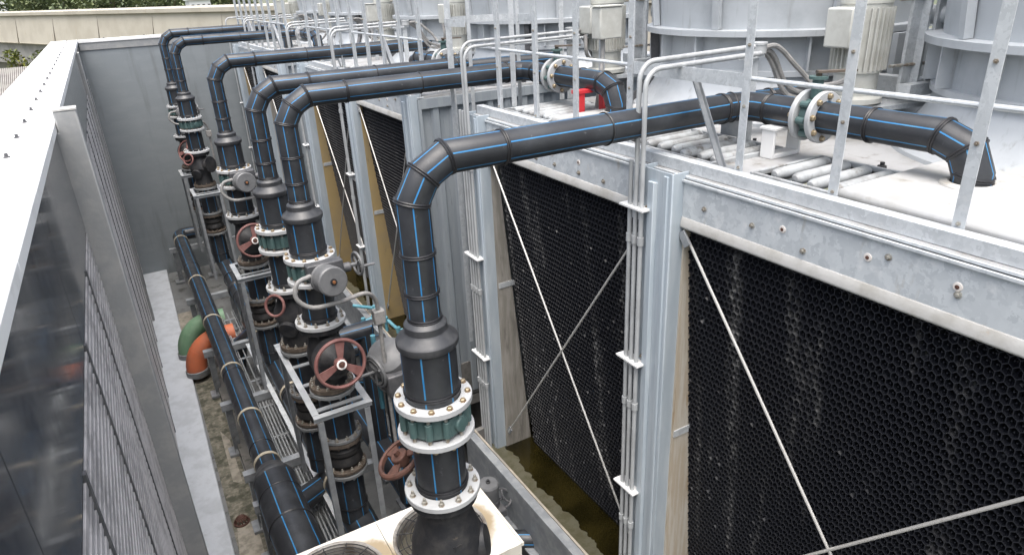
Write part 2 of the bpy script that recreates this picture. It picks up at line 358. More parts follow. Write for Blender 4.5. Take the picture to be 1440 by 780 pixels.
# ================================================================== SETTING
b = MB(); b.poly([(-1500, -300, -16), (1500, -300, -16), (1500, 2500, -16), (-1500, 2500, -16)])
struct(b.build('ground', mat('distant_ground', (0.09, 0.105, 0.06), 0.9, c2=(0.17, 0.16, 0.13), scale=.03, c3=(0.05, 0.07, 0.03), scale3=.05)))
b = MB(); b.box((-.86, -3, G - .4), (16, YW + .25, G)); struct(b.build('roof_floor', FLOORM))
# gutter bed between kerb and pipe rack
b = MB(); b.poly([(-.06, -2, G + .004), (.33, -2, G + .004), (.33, 12.5, G + .004), (.05, 12.5, G + .004)]); struct(b.build('gutter_bed', MOSS))
b = MB()
for pts in (((-.02, 5.4), (.24, 5.2), (.27, 7.0), (.2, 7.35), (.06, 7.3), (-.02, 6.6)), ((.16, 8.2), (.27, 8.1), (.28, 9.2), (.19, 9.5)), ((.04, 13.0), (.36, 12.9), (.36, 14.3), (.06, 14.3))):
    b.poly([(x, y, G + .009) for x, y in pts])
struct(b.build('silt_patch', DIRT))
b = MB()
pl = [(-.42, -2), (-.1, -2), (-.04, 6.9), (.02, 11.1), (.11, YW - .002), (-.42, YW - .002)]
b.extrude(pl, (0, 0, G), (1, 0, 0), (0, 1, 0), (0, 0, .11)); struct(b.build('kerb', CONC, bevel=.012))
# crack patches on kerb left out of the mesh: the concrete shader carries the wear

# ------------------------------------------------------------------ left screen wall
CZ = -.71
lw = thing('screen_wall', 'long grey screen wall with white coping, dark glossy panels and louvres along the gutter', 'wall', (-.5, 8, G))
b = MB(); b.box((-.86, -1.0, G), (-.475, YW, CZ - .062)); b.build('wall_core', WALLM, lw)
b = MB()
ys = [-1, 1.2, 2.42, 3.35, 4.4, 6.2, 8.3, 10.6, 13, YW + .21]
for y0, y1 in zip(ys, ys[1:]):
    b.box((-.86 if y0 < 6 else -.84, y0 + .002, CZ - .06), (-.372, y1 - .002, CZ))
b.build('coping', CAPM, lw, bevel=.006)
for i in range(26):
    y = 1.15 + i * .62
    c = MB(); c.lathe([(.016, 0), (.016, .006), (.009, .008), (.009, .022), (0, .024)], (-.545, y, CZ), n=8); c.build('coping_bolt', DKGREY, lw)
b = MB()
for y0, y1 in ((-1, 1.55), (1.555, 3.3), (3.305, 5.29), (5.44, 8.6), (8.605, 11.6), (11.605, 13.9), (14.4, YW)):
    b.box((-.41, y0 + .002, -1.42), (-.382, y1 - .002, CZ - .062))
b.build('upper_panel', PANELM, lw)
# louvres: horizontal blades with upright mullions
b = MB(); z = -1.46
while z > G + .2:
    for y0, y1 in ((-.9, 5.29), (5.44, 13.9), (14.4, YW - .1)):
        b.box((-.391, y0, z - .03), (-.382, y1, z))
    z -= .058
b.build('louvre_blades', LOUVM, lw)
b = MB()
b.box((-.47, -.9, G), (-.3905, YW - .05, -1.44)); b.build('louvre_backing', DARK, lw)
for y in [.2, 1.25, 2.3, 3.35, 4.4, 6.4, 7.5, 8.6, 9.7, 10.8, 11.9, 13.0, 15.2, 16.0]:
    c = MB(); c.box((-.39, y - .014, G), (-.376, y + .014, -1.43)); c.build('louvre_mullion', DKGREY, lw)
for y0, y1, xf, zt in ((5.3, 5.43, -.235, -.64), (14.0, 14.35, -.345, -.8)):
    c = MB(); c.extrude([(-.454, G), (xf, G), (xf, zt), (-.368, zt), (-.368, CZ - .063), (-.454, CZ - .063)], (0, y0, 0), (1, 0, 0), (0, 0, 1), (0, y1 - y0, 0)); f_ = c.build('pilaster', FINM, lw, bevel=.01)
    d = MB(); d.box((-.368, y0 - .003, zt + .001), (xf + .003, y1 + .003, zt + .012)); d.build('pilaster_top', FINTOP, f_)

# ------------------------------------------------------------------ back wall
bw = thing('parapet_wall', 'tall plain grey painted wall closing the far end of the trench', 'wall', (3, YW + .1, G))
b = MB(); b.box((-.55, YW, G), (14, YW + .2, CZ - .05)); b.build('wall_face', WALLM, bw)
b = MB(); b.box((-.37, YW - .035, CZ - .058), (14, YW + .26, CZ - .004)); b.build('coping', CAPM, bw, bevel=.005)
b = MB(); b.box((-.37, YW - .02, CZ - .2), (14, YW - .003, CZ - .06)); b.build('coping_drip', FINM, bw)
for i in range(5):
    c = MB(); c.cyl((.1 + i * .75, YW + .06, CZ - .004), (.1 + i * .75, YW + .06, CZ + .02), .014, n=8); c.build('coping_bolt', DKGREY, bw)

# ------------------------------------------------------------------ beyond the roof
va = thing('viaduct', 'beige concrete viaduct girder running across behind the roof', 'viaduct', (0, 42, -16))
A = Vector((-40, 147, 0)); Bv = Vector((45, -75, 0)); A = Vector((-16.0, 84, 0)); Bv = Vector((16.0, .5, 0))
A = Vector((-24.7, 107, 0)); Bv = Vector((14.9, 3.3 + .0, 0)); dv = (Bv - A).normalized(); nv = Vector((-dv.y, dv.x, 0))
if nv.x < 0: nv = -nv
VC = mat('viaduct_concrete', (0.42, 0.39, 0.325), .8, c2=(0.37, 0.34, 0.28), scale=.8, c3=(0.36, 0.31, 0.23), scale3=2.5, stretch3=(1, 1, .4), lo3=.6, hi3=.78)
B0 = Vector((5.2, 29, 0)) + dv * -1.0; A0 = Vector((-5, 55, 0)) - dv * 40; B0 = Vector((5.2, 29, 0)) + dv * 22
L = (B0 - A0).length; nseg = 15
for i in range(nseg):
    p = A0 + dv * (L * i / nseg); q = A0 + dv * (L * (i + 1) / nseg - .008)
    c = MB(); c.extrude([(0, -2.15), (.05, -2.2), (.25, -.62), (.12, -.6), (.12, -.44), (.7, -.42), (3, -.42), (3, -2.2)], (p.x, p.y, 0), nv, (0, 0, 1), q - p)
    c.build('girder_segment', VC, va)
VC2 = mat('grey_pier_concrete', (0.3, 0.29, 0.27), .85, c2=(0.22, 0.215, 0.2), scale=1.2)
for t in (10, 34, 58):
    p = A0 + dv * t + nv * 1.6
    c = MB(); c.box((p.x - 1.6, p.y - 1.1, -3.4), (p.x + 1.6, p.y + 1.1, -2.21)); c.box((p.x - 1, p.y - .8, -16), (p.x + 1, p.y + .8, -3.4)); c.build('pier', VC2, va)
c = MB(); p0 = A0 + nv * .9; p1 = B0 + nv * .9
c.beam((p0.x, p0.y, -2.85), (p1.x, p1.y, -2.85), 1.4, 1.25); c.build('lower_deck', VC2, va)

def leafy(name, cx, cy, z0, h, rad, n, cols, trunk=True, label='', group=None):
    t = thing(name, label, 'tree', (cx, cy, z0), group)
    if trunk:
        c = MB(); c.tube([(cx, cy, z0), (cx + .1, cy, z0 + h * .35), (cx - .1, cy + .1, z0 + h * .7)], .16, 8)
        for a in range(5):
            an = a * 1.3; c.tube([(cx, cy, z0 + h * (.3 + .08 * a)), (cx + rad * .6 * math.cos(an), cy + rad * .6 * math.sin(an), z0 + h * (.55 + .07 * a))], .06, 6)
        c.build('trunk', mat('bark', (0.1, 0.075, 0.05), .9), t)
    b = MB(); cl = []
    for i in range(14):
        a = random.random() * 6.28; rr = rad * random.uniform(.1, .75)
        cl.append((cx + rr * math.cos(a), cy + rr * math.sin(a), z0 + h * random.uniform(.42, .92), rad * random.uniform(.28, .5)))
    for i in range(n):
        x, y, z, r = random.choice(cl)
        d = Vector((random.gauss(0, 1), random.gauss(0, 1), random.gauss(0, 1))).normalized() * r * random.uniform(.55, 1.08)
        p = Vector((x, y, z)) + Vector((d.x, d.y, d.z * .75))
        u = Vector((random.gauss(0, 1), random.gauss(0, 1), random.gauss(0, .6))).normalized(); v = u.cross(Vector((random.random(), random.random(), 1))).normalized()
        s_ = rad * random.uniform(.05, .1); mi = random.randrange(len(cols))
        b.poly([p - u * s_, p + v * s_ * .6, p + u * s_, p - v * s_ * .6], mi)
    b.build('crown', cols, t)
    return t
LEAF = [mat('leaf_dark', (0.11, 0.14, 0.075), .7), mat('leaf_mid', (0.15, 0.185, 0.09), .7), mat('leaf_light', (0.2, 0.23, 0.11), .7)]
LEAFY_ = [mat('leaf_yellow_green', (0.2, 0.2, 0.03), .6), mat('leaf_lime', (0.13, 0.16, 0.03), .6), mat('leaf_olive', (0.09, 0.11, 0.03), .6)]
bush_spots = [(-4.4, 37.0), (-3.35, 36.4), (-2.4, 35.8)]
for i, (x, y) in enumerate(bush_spots):
    leafy('roadside_tree', x, y, -6.2, 4.75, 1.0, 1500, LEAFY_, True, ('yellow green tree below the viaduct, leftmost above the tiled roof', 'yellow green tree below the viaduct, middle of three above the tiled roof', 'yellow green tree below the viaduct, nearest the white coping')[i], 'trees below the viaduct')
tl = [(-17 + 4.9 * i, 150 + (7 if i % 2 else 0)) for i in range(10)]
for i, (x, y) in enumerate(tl):
    leafy('distant_tree', x, y, -16, 18.6 + random.uniform(-.9, 1.6), 5.2, 2600, LEAF, True, 'distant broad green tree above the viaduct, %s from the left edge' % ('first second third fourth fifth sixth seventh eighth ninth tenth'.split()[i]), 'distant trees above the viaduct')
# pale far buildings among the trees
for i, (x, y, wdt, zt) in enumerate(((-13.5, 138, 5, -1.6), (16.5, 135, 3.4, -.6), (-20, 170, 12, 3.0))):
    h = thing('far_building', ('pale low roof among distant trees near the left edge', 'small white block among distant trees beside the handrail', 'hazy white building behind distant trees at the left corner')[i], 'building', (x, y, -16))
    c = MB(); c.box((x - wdt / 2, y, -16), (x + wdt / 2, y + 6, zt)); c.build('wall', mat('far_wall', (.62, .63, .62), .8), h)
    c = MB(); c.extrude([(-wdt / 2 - .3, 0), (wdt / 2 + .3, 0), (0, 1.0)], (x, y - .3, zt + .002), (1, 0, 0), (0, 0, 1), (0, 6.6, 0)); c.build('roof', mat('far_roof', (.5, .5, .5), .8), h)
    for k in range(4):
        c = MB(); xx = x - wdt * .4 + k * wdt * .25; c.box((xx, y - .06, zt - 1.8), (xx + wdt * .12, y - .01, zt - .7)); c.build('window', DKGREY, h)
# corrugated roof shed
sh = thing('shed', 'low shed with weathered grey corrugated roof beyond the screen wall', 'shed', (-3, 27, -16))
c = MB(); c.box((-4.6, 25.3, -16), (-1.4, 29.3, -3.05)); c.build('wall', mat('shed_wall', (.2, .2, .21), .8), sh)
c = MB()
for i in range(64):
    x = -4.8 + i * .055; c.extrude([(0, 0), (.012, .035), (.043, .035), (.055, 0), (.055, -.01), (0, -.01)], (x, 25.0, -3.0), (1, 0, 0), (0, .04, 1), (0, 4.6, 1.0))
c.build('roof', mat('old_roof_sheet', (.3, .285, .26), .8, c2=(.22, .205, .19), scale=2), sh)

# ================================================================== COOLING TOWERS
HP = .0365; ROW = .042
def fill_mesh(nu):
    b = MB(); row = ROW; nrow = 72
    R0 = HP / math.sqrt(3); RV = row / 1.5
    rings = ((1.0, 0.0), (.9, 0.0), (.62, .03), (.26, .034), (.15, .006))
    for j in range(nrow):
        for i in range(nu):
            cu = (i + .5 * (j % 2)) * HP + HP * .5; cv = -(j * row + RV); dx = 0
            o = len(b.v); crush = random.random() < .05
            for k, dd in rings:
                ju = random.uniform(-.003, .003) if k < .5 else 0
                if crush and 0 < dd: dd = random.uniform(.012, .03)
                for q in range(6):
                    a = PI / 6 + q * PI / 3
                    b.v.append(Vector((dd + (dx if k < 1 else 0), cu + ju + R0 * k * math.cos(a), cv + RV * k * math.sin(a))))
            for k in range(len(rings) - 1):
                for q in range(6):
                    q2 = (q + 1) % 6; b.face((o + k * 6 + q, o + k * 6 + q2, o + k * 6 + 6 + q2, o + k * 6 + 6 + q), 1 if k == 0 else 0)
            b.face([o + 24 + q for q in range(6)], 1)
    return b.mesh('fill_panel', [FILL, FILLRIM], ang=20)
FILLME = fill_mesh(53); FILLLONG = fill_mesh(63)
FX = 2.6
FT, FB, XT, XB = -1.29, -4.33, 2.622, 2.86          # fill top / bottom and their X
def hatcol(b, y0, y1, z0, z1, x=2.5):
    w = y1 - y0
    b.box((x, y0, z0), (x + .006, y1, z1))                       # plate
    b.box((x + .006, y0, z0), (x + .12, y0 + .006, z1)); b.box((x + .006, y1 - .006, z0), (x + .12, y1, z1))
    m = (y0 + y1) / 2
    b.extrude([(-.035, 0), (-.024, -.022), (.024, -.022), (.035, 0)], (x, m + .02, z0), (0, 1, 0), (1, 0, 0), (0, 0, z1 - z0 - .07))
    b.extrude([(-.02, 0), (-.015, -.01), (.015, -.01), (.02, 0)], (x, m - .085, z0), (0, 1, 0), (1, 0, 0), (0, 0, z1 - z0 - .02))
def tower(label, y0, ym, y1, boards, detail=True, covers=()):
    T = thing('cooling_tower', label, 'cooling tower', (FX, ym, G), 'cooling towers in a row')
    cols = [(y0, y0 + .24), (ym - .13, ym + .13), (y1 - .24, y1)]
    for a, c_ in cols:
        b = MB(); hatcol(b, a, c_, -4.95, -1.0 + .01); o = b.build('column', COLM, T, bevel=.003)
        for z in (-1.22, -2.2, -3.3) if detail else ():
            c = MB(); c.lathe([(.014, 0), (.014, .008), (.008, .008), (.008, .02), (0, .02)], (2.5, a + .19 if a > y0 else a + .12, z), (-1, 0, 0), 8); c.build('bolt', STEELB, o)
    for k, (a, c_) in enumerate(((cols[0][1], cols[1][0]), (cols[1][1], cols[2][0]))):
        b = MB(); b.box((2.585, a, -1.25), (2.6, c_, -1.03)); b.box((2.57, a, -1.042), (2.6, c_, -1.03)); fa = b.build('fascia_beam', GALVB, T)
        n = 7
        for q in range(n):
            yy = a + (c_ - a) * (q + .35 + .3 * random.random()) / n; zz = random.choice((-1.1, -1.16, -1.2))
            c = MB()
            c.lathe([(.015, 0), (.015, .006), (.008, .007), (.008, .016), (0, .017)], (2.585, yy, zz), (-1, 0, 0), 8); c.build('bolt', STEELB, fa)
        if detail:
            for q in (.36, .52, .71):
                yy = a + (c_ - a) * q
                c = MB(); c.lathe([(.019, 0), (.017, .004), (.006, .005), (.005, .003), (0, .003)], (2.5848, yy, -1.13), (-1, 0, 0), 14, 0)
                c.build('grommet', [mat('pale_sealant', (.62, .58, .54), .7)] if 'pale_sealant' not in bpy.data.materials else [bpy.data.materials['pale_sealant']], fa)
                c = MB(); c.lathe([(.009, 0), (0, .001)], (2.579, yy, -1.13), (-1, 0, 0), 10); c.build('grommet_hole', RUSTY, fa)
        b = MB(); nn = 40; prof = [(0, 0), (-.005, -.01), (-.012, -.03), (-.013, -.058), (-.006, -.066), (.03, -.066), (.03, 0)]
        b.extrude(prof, (2.583, a, -1.243), (1, 0, 0), (0, 0, 1), (0, c_ - a, 0)); b.build('drip_lip', LIPM, T, bevel=.008)
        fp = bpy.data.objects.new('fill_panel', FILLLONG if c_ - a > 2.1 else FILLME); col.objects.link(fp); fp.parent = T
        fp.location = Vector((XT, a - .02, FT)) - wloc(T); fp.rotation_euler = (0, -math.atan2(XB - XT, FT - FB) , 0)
        # tapered side board at the far end of the bay
        b = MB(); b.extrude([(2.6, -1.3), (XT + .03, -1.3), (XB + .035, FB - .1), (2.6, FB - .1)], (0, c_ - .012, 0), (1, 0, 0), (0, 0, 1), (0, .02, 0)); sb = b.build('side_board', boards[k], T)
        c = MB(); zc = -2.55 if k else -2.75; c.box((2.61, c_ - .02, zc), (2.78, c_ - .0125, zc + .05)); c.build('board_strap', GALV, sb)
        # cross ties
        for s_ in (0, 1):
            p = (2.575, c_ - .01 if s_ else a + .01, -1.33); q = (2.62, a + .03 if s_ else c_ - .03, -4.12)
            c = MB(); c.tube([Vector(p) + Vector((.022 * s_, 0, 0)), Vector(q) + Vector((.022 * s_, 0, 0))], .0085, 8); r_ = c.build('tie_rod', ROD, T)
            c = MB(); d_ = (Vector(q) - Vector(p)).normalized(); c.beam(Vector(p), Vector(p) + d_ * .09, .05, .012, (1, 0, 0)); c.build('lug_plate', GALVD, r_); c = MB(); c.beam(Vector(q) - d_ * .09, Vector(q), .05, .012, (1, 0, 0)); c.build('lug_plate', GALVD, r_)
    # basin
    b = MB()
    b.box((2.27, y0, -4.17), (2.35, y1, -4.15)); b.box((2.27, y0, -4.62), (2.285, y1, -4.17)); b.box((2.2, y0, -4.62), (2.27, y1, -4.6)); b.build('basin_wall', GALVD, T, bevel=.003)
    b = MB(); b.box((2.352, y0, -4.2), (2.372, y1, -4.146)); b.build('basin_inner_lip', CONCB, T)
    b = MB(); b.box((2.3, y0, -4.75), (6.8, y1, -4.63)); b.build('basin_floor', CONCD, T)
    b = MB(); b.poly([(2.3, y0 + .01, -4.3), (3.4, y0 + .01, -4.3), (3.4, y1 - .01, -4.3), (2.3, y1 - .01, -4.3)]); b.build('basin_water', WATER, T)
    b = MB(); n = 260; ed = [(2.372 + .2 + .018 * math.sin(i * .11) + .012 * math.sin(i * .37 + 1) + .008 * math.sin(i * .93) + random.uniform(-.009, .009), y0 + .06 + (y1 - y0 - .12) * i / n) for i in range(n + 1)]
    for i in range(n):
        b.poly([(2.372, ed[i][1], -4.296), (ed[i][0], ed[i][1], -4.2975), (ed[i + 1][0], ed[i + 1][1], -4.2975), (2.372, ed[i + 1][1], -4.296)])
    b.build('reflection_band', REFLBAND, T)  # added strip just above the water, painted as the reflection along the lip
    for ya_, yb_ in ((y0, y0 + .05), (y1 - .05, y1)):
        b = MB(); b.box((2.3, ya_, -4.6), (6.8, yb_, -4.15)); b.build('basin_end_wall', CONCD, T)
    b = MB()
    for yy in (y0 + .25, ym, y1 - .25):
        b.box((2.45, yy - .18, G), (2.75, yy + .18, -4.75))
    b.box((3.1, y0 + .1, G), (6.4, y1 - .1, -4.75)); b.build('plinth', CONCD, T, bevel=.01)
    # behind the fill
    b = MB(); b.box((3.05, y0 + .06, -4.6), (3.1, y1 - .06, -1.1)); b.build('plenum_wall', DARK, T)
    # corrugated end walls facing along the row
    for ye, sg in ((y0 + .02, -1), (y1 - .02, 1)):
        pts = []; x = 2.62
        while x < 6.7:
            pts += [(x, 0), (x + .1, 0), (x + .125, .035 * sg), (x + .185, .035 * sg)]; x += .21
        pts2 = pts + [(a_, b_ - .012 * sg) for a_, b_ in reversed(pts)]
        b = MB(); b.extrude(pts2, (0, ye, -4.55), (1, 0, 0), (0, 1, 0), (0, 0, 3.42)); b.build('corrugated_sheet', SHEET, T)
        b = MB(); b.box((2.6, min(ye, ye + .05 * sg), -1.13), (6.7, max(ye, ye + .05 * sg), -1.035)); b.box((2.585, min(ye, ye + .055 * sg), -4.55), (2.615, max(ye, ye + .055 * sg), -1.035)); b.build('end_frame', SHEET, T)
    # deck
    ops = sorted(covers)
    b = MB(); b.box((2.604, y0, -1.075), (2.78, y1, -1.012))
    ycur = y0
    for (ya, yb, xa, xb) in ops:
        b.box((2.78, ycur, -1.075), (6.8, ya, -1.012))
        b.box((xb, ya, -1.075), (6.8, yb, -1.012)); b.box((2.78, ya, -1.075), (xa, yb, -1.012)) if xa > 2.781 else None
        ycur = yb
    b.box((2.78, ycur, -1.075), (6.8, y1, -1.012)); b.build('deck', DECKM, T)
    for (ya, yb, xa, xb) in ops:
        b = MB(); b.box((xa - .03, ya - .03, -1.35), (xb + .03, yb + .03, -1.3)); b.build('hot_water_basin', DARK, T)
        b = MB(); t_ = .02
        for (p, q) in (((xa - t_, ya - t_, -1.075), (xb + t_, ya, -.985)), ((xa - t_, yb, -1.075), (xb + t_, yb + t_, -.985)), ((xa - t_, ya, -1.075), (xa, yb, -.985)), ((xb, ya, -1.075), (xb + t_, yb, -.985))): b.box(p, q)
        fr = b.build('basin_rim', TUBEM, T, bevel=.005)
        n = max(3, int((yb - ya) / .11)); yy = ya + .05
        for q in range(n):
            yc = ya + (yb - ya) * (q + .5) / n
            c = MB(); e0 = xa + .03 + random.uniform(0, .06); e1 = xb - .02
            c.lathe([(0, 0), (.02, .004), (.03, .018), (.033, .04), (.033, e1 - e0 - .03), (.02, e1 - e0 - .004), (0, e1 - e0)], (e0, yc, -1.005), (1, 0, 0), 14); c.build('cover_bar', TUBEM, fr)
    # deck edge toe channel
    b = MB(); b.box((2.625, y0, -1.01), (2.635, y1, -.945)); b.box((2.635, y0, -.955), (2.69, y1, -.945)); b.box((2.59, y0 - .01, -1.028), (2.66, y1 + .01, -1.0135)); b.build('edge_channel', GALV, T, bevel=.002)
    # fan stacks
    h = (y1 - y0) / 4
    for cy in (ym - 1.25, ym + 1.15):
        cx = 4.78; b = MB()
        b.lathe([(1.16, -1.012), (1.155, -.99), (1.05, -.9), (.985, -.8), (.955, -.7), (.985, -.695), (.985, -.66), (.95, -.655), (.945, -.43), (1.06, -.425), (1.06, -.385), (.97, -.38), (1.0, .1), (1.06, .6), (1.02, .6), (.96, .1), (.92, -.4), (.92, -.9)], (cx, cy, 0), n=72, caps=False)
        st = b.build('fan_stack', FRP, T)
        for q in range(16):
            a = q * PI / 8 + .1; c = MB(); d_ = Vector((math.cos(a), math.sin(a), 0)); p = Vector((cx, cy, 0)) + d_ * .985
            c.beam(p + Vector((0, 0, -.655)), p + Vector((0, 0, -.427)), .014, .09, d_); c.build('stiffener', FRP, st)
        for q in range(8):
            a = q * PI / 4 + .25; c = MB(); d_ = Vector((math.cos(a), math.sin(a), 0)); t_ = Vector((-d_.y, d_.x, 0))
            c.beam(Vector((cx, cy, -.378)) + d_ * 1.0, Vector((cx, cy, .58)) + d_ * 1.085, .05, .05, d_); c.build('upper_rib', FRP, st)
        a0 = PI * .78 if cy > ym else PI * 1.22
        d_ = Vector((math.cos(a0), math.sin(a0), 0)); c = MB()
        pr = [(1.17, -.99), (1.07, -.9), (1.0, -.8), (.975, -.7), (.99, -.43)]
        for (r0, z0), (r1, z1) in zip(pr, pr[1:]): c.beam(Vector((cx, cy, z0)) + d_ * (r0 + .005), Vector((cx, cy, z1)) + d_ * (r1 + .005), .05, .07, d_)
        c.build('joint_strip', DKGREY, st)
    b = MB(); b.box((4.5, ym - .02, -1.012), (6.6, ym + .02, -.42)); b.build('divider_panel', FRP, T)
    for q, (cx, cy) in enumerate(((4.1, ym - .03), (3.98, y1 - .02))):
        mo = bpy.data.objects.new('fan_motor', None); col.objects.link(mo); mo.parent = T; mo.location = Vector((cx, cy, -.78)) - wloc(T); mo.empty_display_size = .1
        b = MB(); b.lathe([(.17, -.8), (.17, -.77), (.13, -.755), (.13, -.62), (.145, -.615), (.145, -.22), (.15, -.215), (.15, -.1), (.12, -.04), (0, -.03)], (cx, cy, 0), n=32)
        for k in range(30):
            a = k * 2 * PI / 30; d_ = Vector((math.cos(a), math.sin(a), 0)); p = Vector((cx, cy, 0)) + d_ * .152
            b.beam(p + Vector((0, 0, -.6)), p + Vector((0, 0, -.24)), .007, .03, d_)
        b.build('motor_body', CREAM, mo)
        c = MB(); c.box((cx - .245, cy - .09, -.46), (cx - .14, cy + .09, -.23)); c.build('terminal_box', CREAM, mo, bevel=.012)
        c = MB(); c.beam((cx + .02, cy, -.83), (cx + .65, cy - .12, -.83), .4, .03); c.beam((cx + .32, cy - .26, -.72), (cx + .32, cy + .1, -.72), .1, .1); c.build('mounting_plate', GALV, mo)
        c = MB()
        for dx, dy in ((.2, -.2), (.36, -.26)):
            c.beam((cx + dx, cy + dy, -.76), (cx + dx, cy + dy, -.1), .11, .02, (0, 1, 0)); c.beam((cx + dx + .045, cy + dy - .03, -.76), (cx + dx + .045, cy + dy - .03, -.1), .02, .06, (0, 1, 0))
        c.beam((cx + .1, cy - .27, -.72), (cx + .46, cy - .31, -.72), .08, .07); c.build('bracket', GALV, mo)
        for z in (-.2, -.58):
            c = MB(); c.tube([(cx + .05, cy - .18, z), (cx + .45, cy - .27, z)], .01, 8); c.build('tension_rod', STEELB, mo)
        c = MB(); c.tube([(cx + .36, cy - .2, -.3), (4.8, cy - 1.1, -.3)], .055, 16); c.tube([(cx + .4, cy - .24, -.3), (cx + .5, cy - .34, -.3)], .06, 16, 1); c.build('drive_shaft_tube', [FRP, RUSTY], mo)
        c = MB()
        for sx in (-1, 1): c.beam((cx + .1 * sx + .1, cy, -1.01), (cx + .1 * sx + .1, cy, -.845), .06, .06)
        c.build('motor_leg', GALVD, mo)
    return T
T1 = tower('nearest cooling tower, its black honeycomb fill filling the right half of the view', .12, 2.79, 5.2, (WOODB, WOODG), True,
           covers=[(1.93, 2.42, 2.86, 3.4), (2.72, 3.62, 2.84, 3.4), (4.42, 5.08, 2.84, 3.55)])
T2 = tower('middle cooling tower with ochre side boards, behind the corrugated grey end sheet', 6.42, 8.5, 10.9, (WOODY, WOODY), True,
           covers=[(6.7, 7.4, 2.84, 3.5), (8.7, 9.6, 2.84, 3.5)])
T3 = tower('farthest cooling tower, in front of the plain grey end wall', 12.05, 14.2, 16.55, (WOODG, WOODY), False, covers=[(12.4, 13.2, 2.84, 3.5), (14.6, 15.4, 2.84, 3.5)])

# raised inlet boxes
for (cy, hy, lab) in ((1.5, .42, 'white raised inlet box on the deck where the nearest pipe drops in'), (4.05, .33, 'white raised inlet box on the deck beside the red bracket'),):
    c = MB(); c.box((2.83, cy - hy, -1.011), (3.72, cy + hy, -.955)); ib = tag(c.build('inlet_box', BOXM, bevel=.025), lab, 'inlet box')
    c = MB(); c.lathe([(.087, 0), (.13, 0), (.125, .008), (.1, .016), (.09, .014)], (3.33 if cy < 3 else 3.3, 1.58 if cy < 3 else 4.16, -.954), n=32, closed=True); c.build('sealant_collar', LIPM, ib)

# ------------------------------------------------------------------ guard rails
def rail(label, ys, ya, yb, gap=None):
    t = thing('guard_rail', label, 'railing', (2.72, (ya + yb) / 2, -1), 'guard rails on the tower decks')
    for y in ys:
        b = MB(); b.box((2.695, y - .024, -.975), (2.7, y + .024, .12)); b.box((2.7, y + .019, -.975), (2.742, y + .024, .12)); o = b.build('post', GALV, t)
        for z in (-.93, -.62, -.33):
            c = MB(); c.lathe([(.009, 0), (.009, .006), (.004, .006), (.004, .012), (0, .012)], (2.695, y, z), (-1, 0, 0), 6); c.build('bolt', STEELB, o)
    segs = [(ya, yb)] if not gap else [(ya, gap[0]), (gap[1], yb)]
    for a, c_ in segs:
        b = MB(); b.tube([(2.71, a, -.487), (2.71, c_, -.487)], .0115, 10); b.build('mid_rail', GALV, t)
    b = MB(); b.tube([(2.71, ya, .12), (2.71, yb, .12)], .02, 12); b.build('top_rail', GALV, t)
    return t
r1 = rail('guard rail of galvanised posts on the nearest tower deck', [.75, 1.29, 1.84, 2.39, 3.28, 3.85, 4.36, 4.92], .4, 5.15, gap=(2.39, 3.28))
b = MB(); b.beam((2.73, 2.4, -.5), (2.73, 3.27, -.5), .05, .006); b.beam((2.705, 2.4, -.5), (2.705, 3.27, -.5), .006, .07); b.build('gate_bar', GALV, r1)
b = MB(); b.beam((2.78, 2.83, -.53), (2.82, 2.62, -1.0), .045, .006); b.beam((2.8, 2.84, -.53), (2.84, 2.63, -1.0), .006, .045); b.box((2.78, 2.56, -1.01), (2.9, 2.68, -1.0)); b.build('brace', GALVD, r1)
r2 = rail('guard rail of galvanised posts on the middle tower deck', [6.5 + i * .53 for i in range(9)], 6.45, 10.85)
for y in (7.7, 9.8):
    b = MB(); b.beam((2.76, y, -.53), (2.8, y - .3, -1.0), .045, .045); b.build('brace', GALVD, r2)
r3 = rail('guard rail of galvanised posts on the farthest tower deck', [12.1 + i * .56 for i in range(9)], 12.05, 16.6)
for y in (13.3, 15.6):
    b = MB(); b.beam((2.76, y, -.53), (2.8, y - .3, -1.0), .045, .045); b.build('brace', GALVD, r3)
# end rails across the gap
b = thing('guard_rail', 'short guard rail across the end of the nearest tower deck at the gap', 'railing', (3.2, 5.25, -1), 'guard rails on the tower decks')
for x in (3.0, 3.5, 4.0):
    c = MB(); c.box((x - .024, 5.2, -1.0), (x + .024, 5.205, .12)); c.box((x + .019, 5.205, -1.0), (x + .024, 5.245, .12)); c.build('post', GALV, b)
c = MB(); c.tube([(2.75, 5.21, -.487), (4.2, 5.21, -.487)], .0115, 8); c.build('mid_rail', GALV, b)
c = MB(); c.tube([(2.75, 5.21, .12), (4.2, 5.21, .12)], .02, 8); c.build('top_rail', GALV, b)
# ladder cage
lc = thing('caged_ladder', 'galvanised ladder with hooped safety cage in the gap between two towers', 'ladder', (2.95, 5.75, G))
for x in (2.75, 3.15):
    c = MB(); c.box((x - .02, 5.27, G), (x + .02, 5.28, -1.05)); c.build('stile', GALV, lc)
for i in range(17):
    c = MB(); c.cyl((2.75, 5.275, G + .25 + i * .28), (3.15, 5.275, G + .25 + i * .28), .011, n=8); c.build('rung', GALV, lc)
for z in (-.3, .45):
    c = MB(); pts = [(2.62, 5.3, z)] + [tuple(p) for p in arc((2.95, 5.55, z), PI, 0, .36, (1, 0, 0), (0, 1, 0), 16)] + [(3.31, 5.3, z)]
    for p, q in zip(pts, pts[1:]): c.beam(p, q, .006, .06)
    c.build('hoop', GALV, lc)
for a in (.15, .8, 1.57, 2.3, 2.95):
    p = Vector((2.95 + .35 * math.cos(a), 5.55 + .35 * math.sin(a), 0)); c = MB(); c.box((p.x - .018, p.y - .003, -3.4), (p.x + .018, p.y + .003, .5)); c.build('cage_bar', GALV, lc)

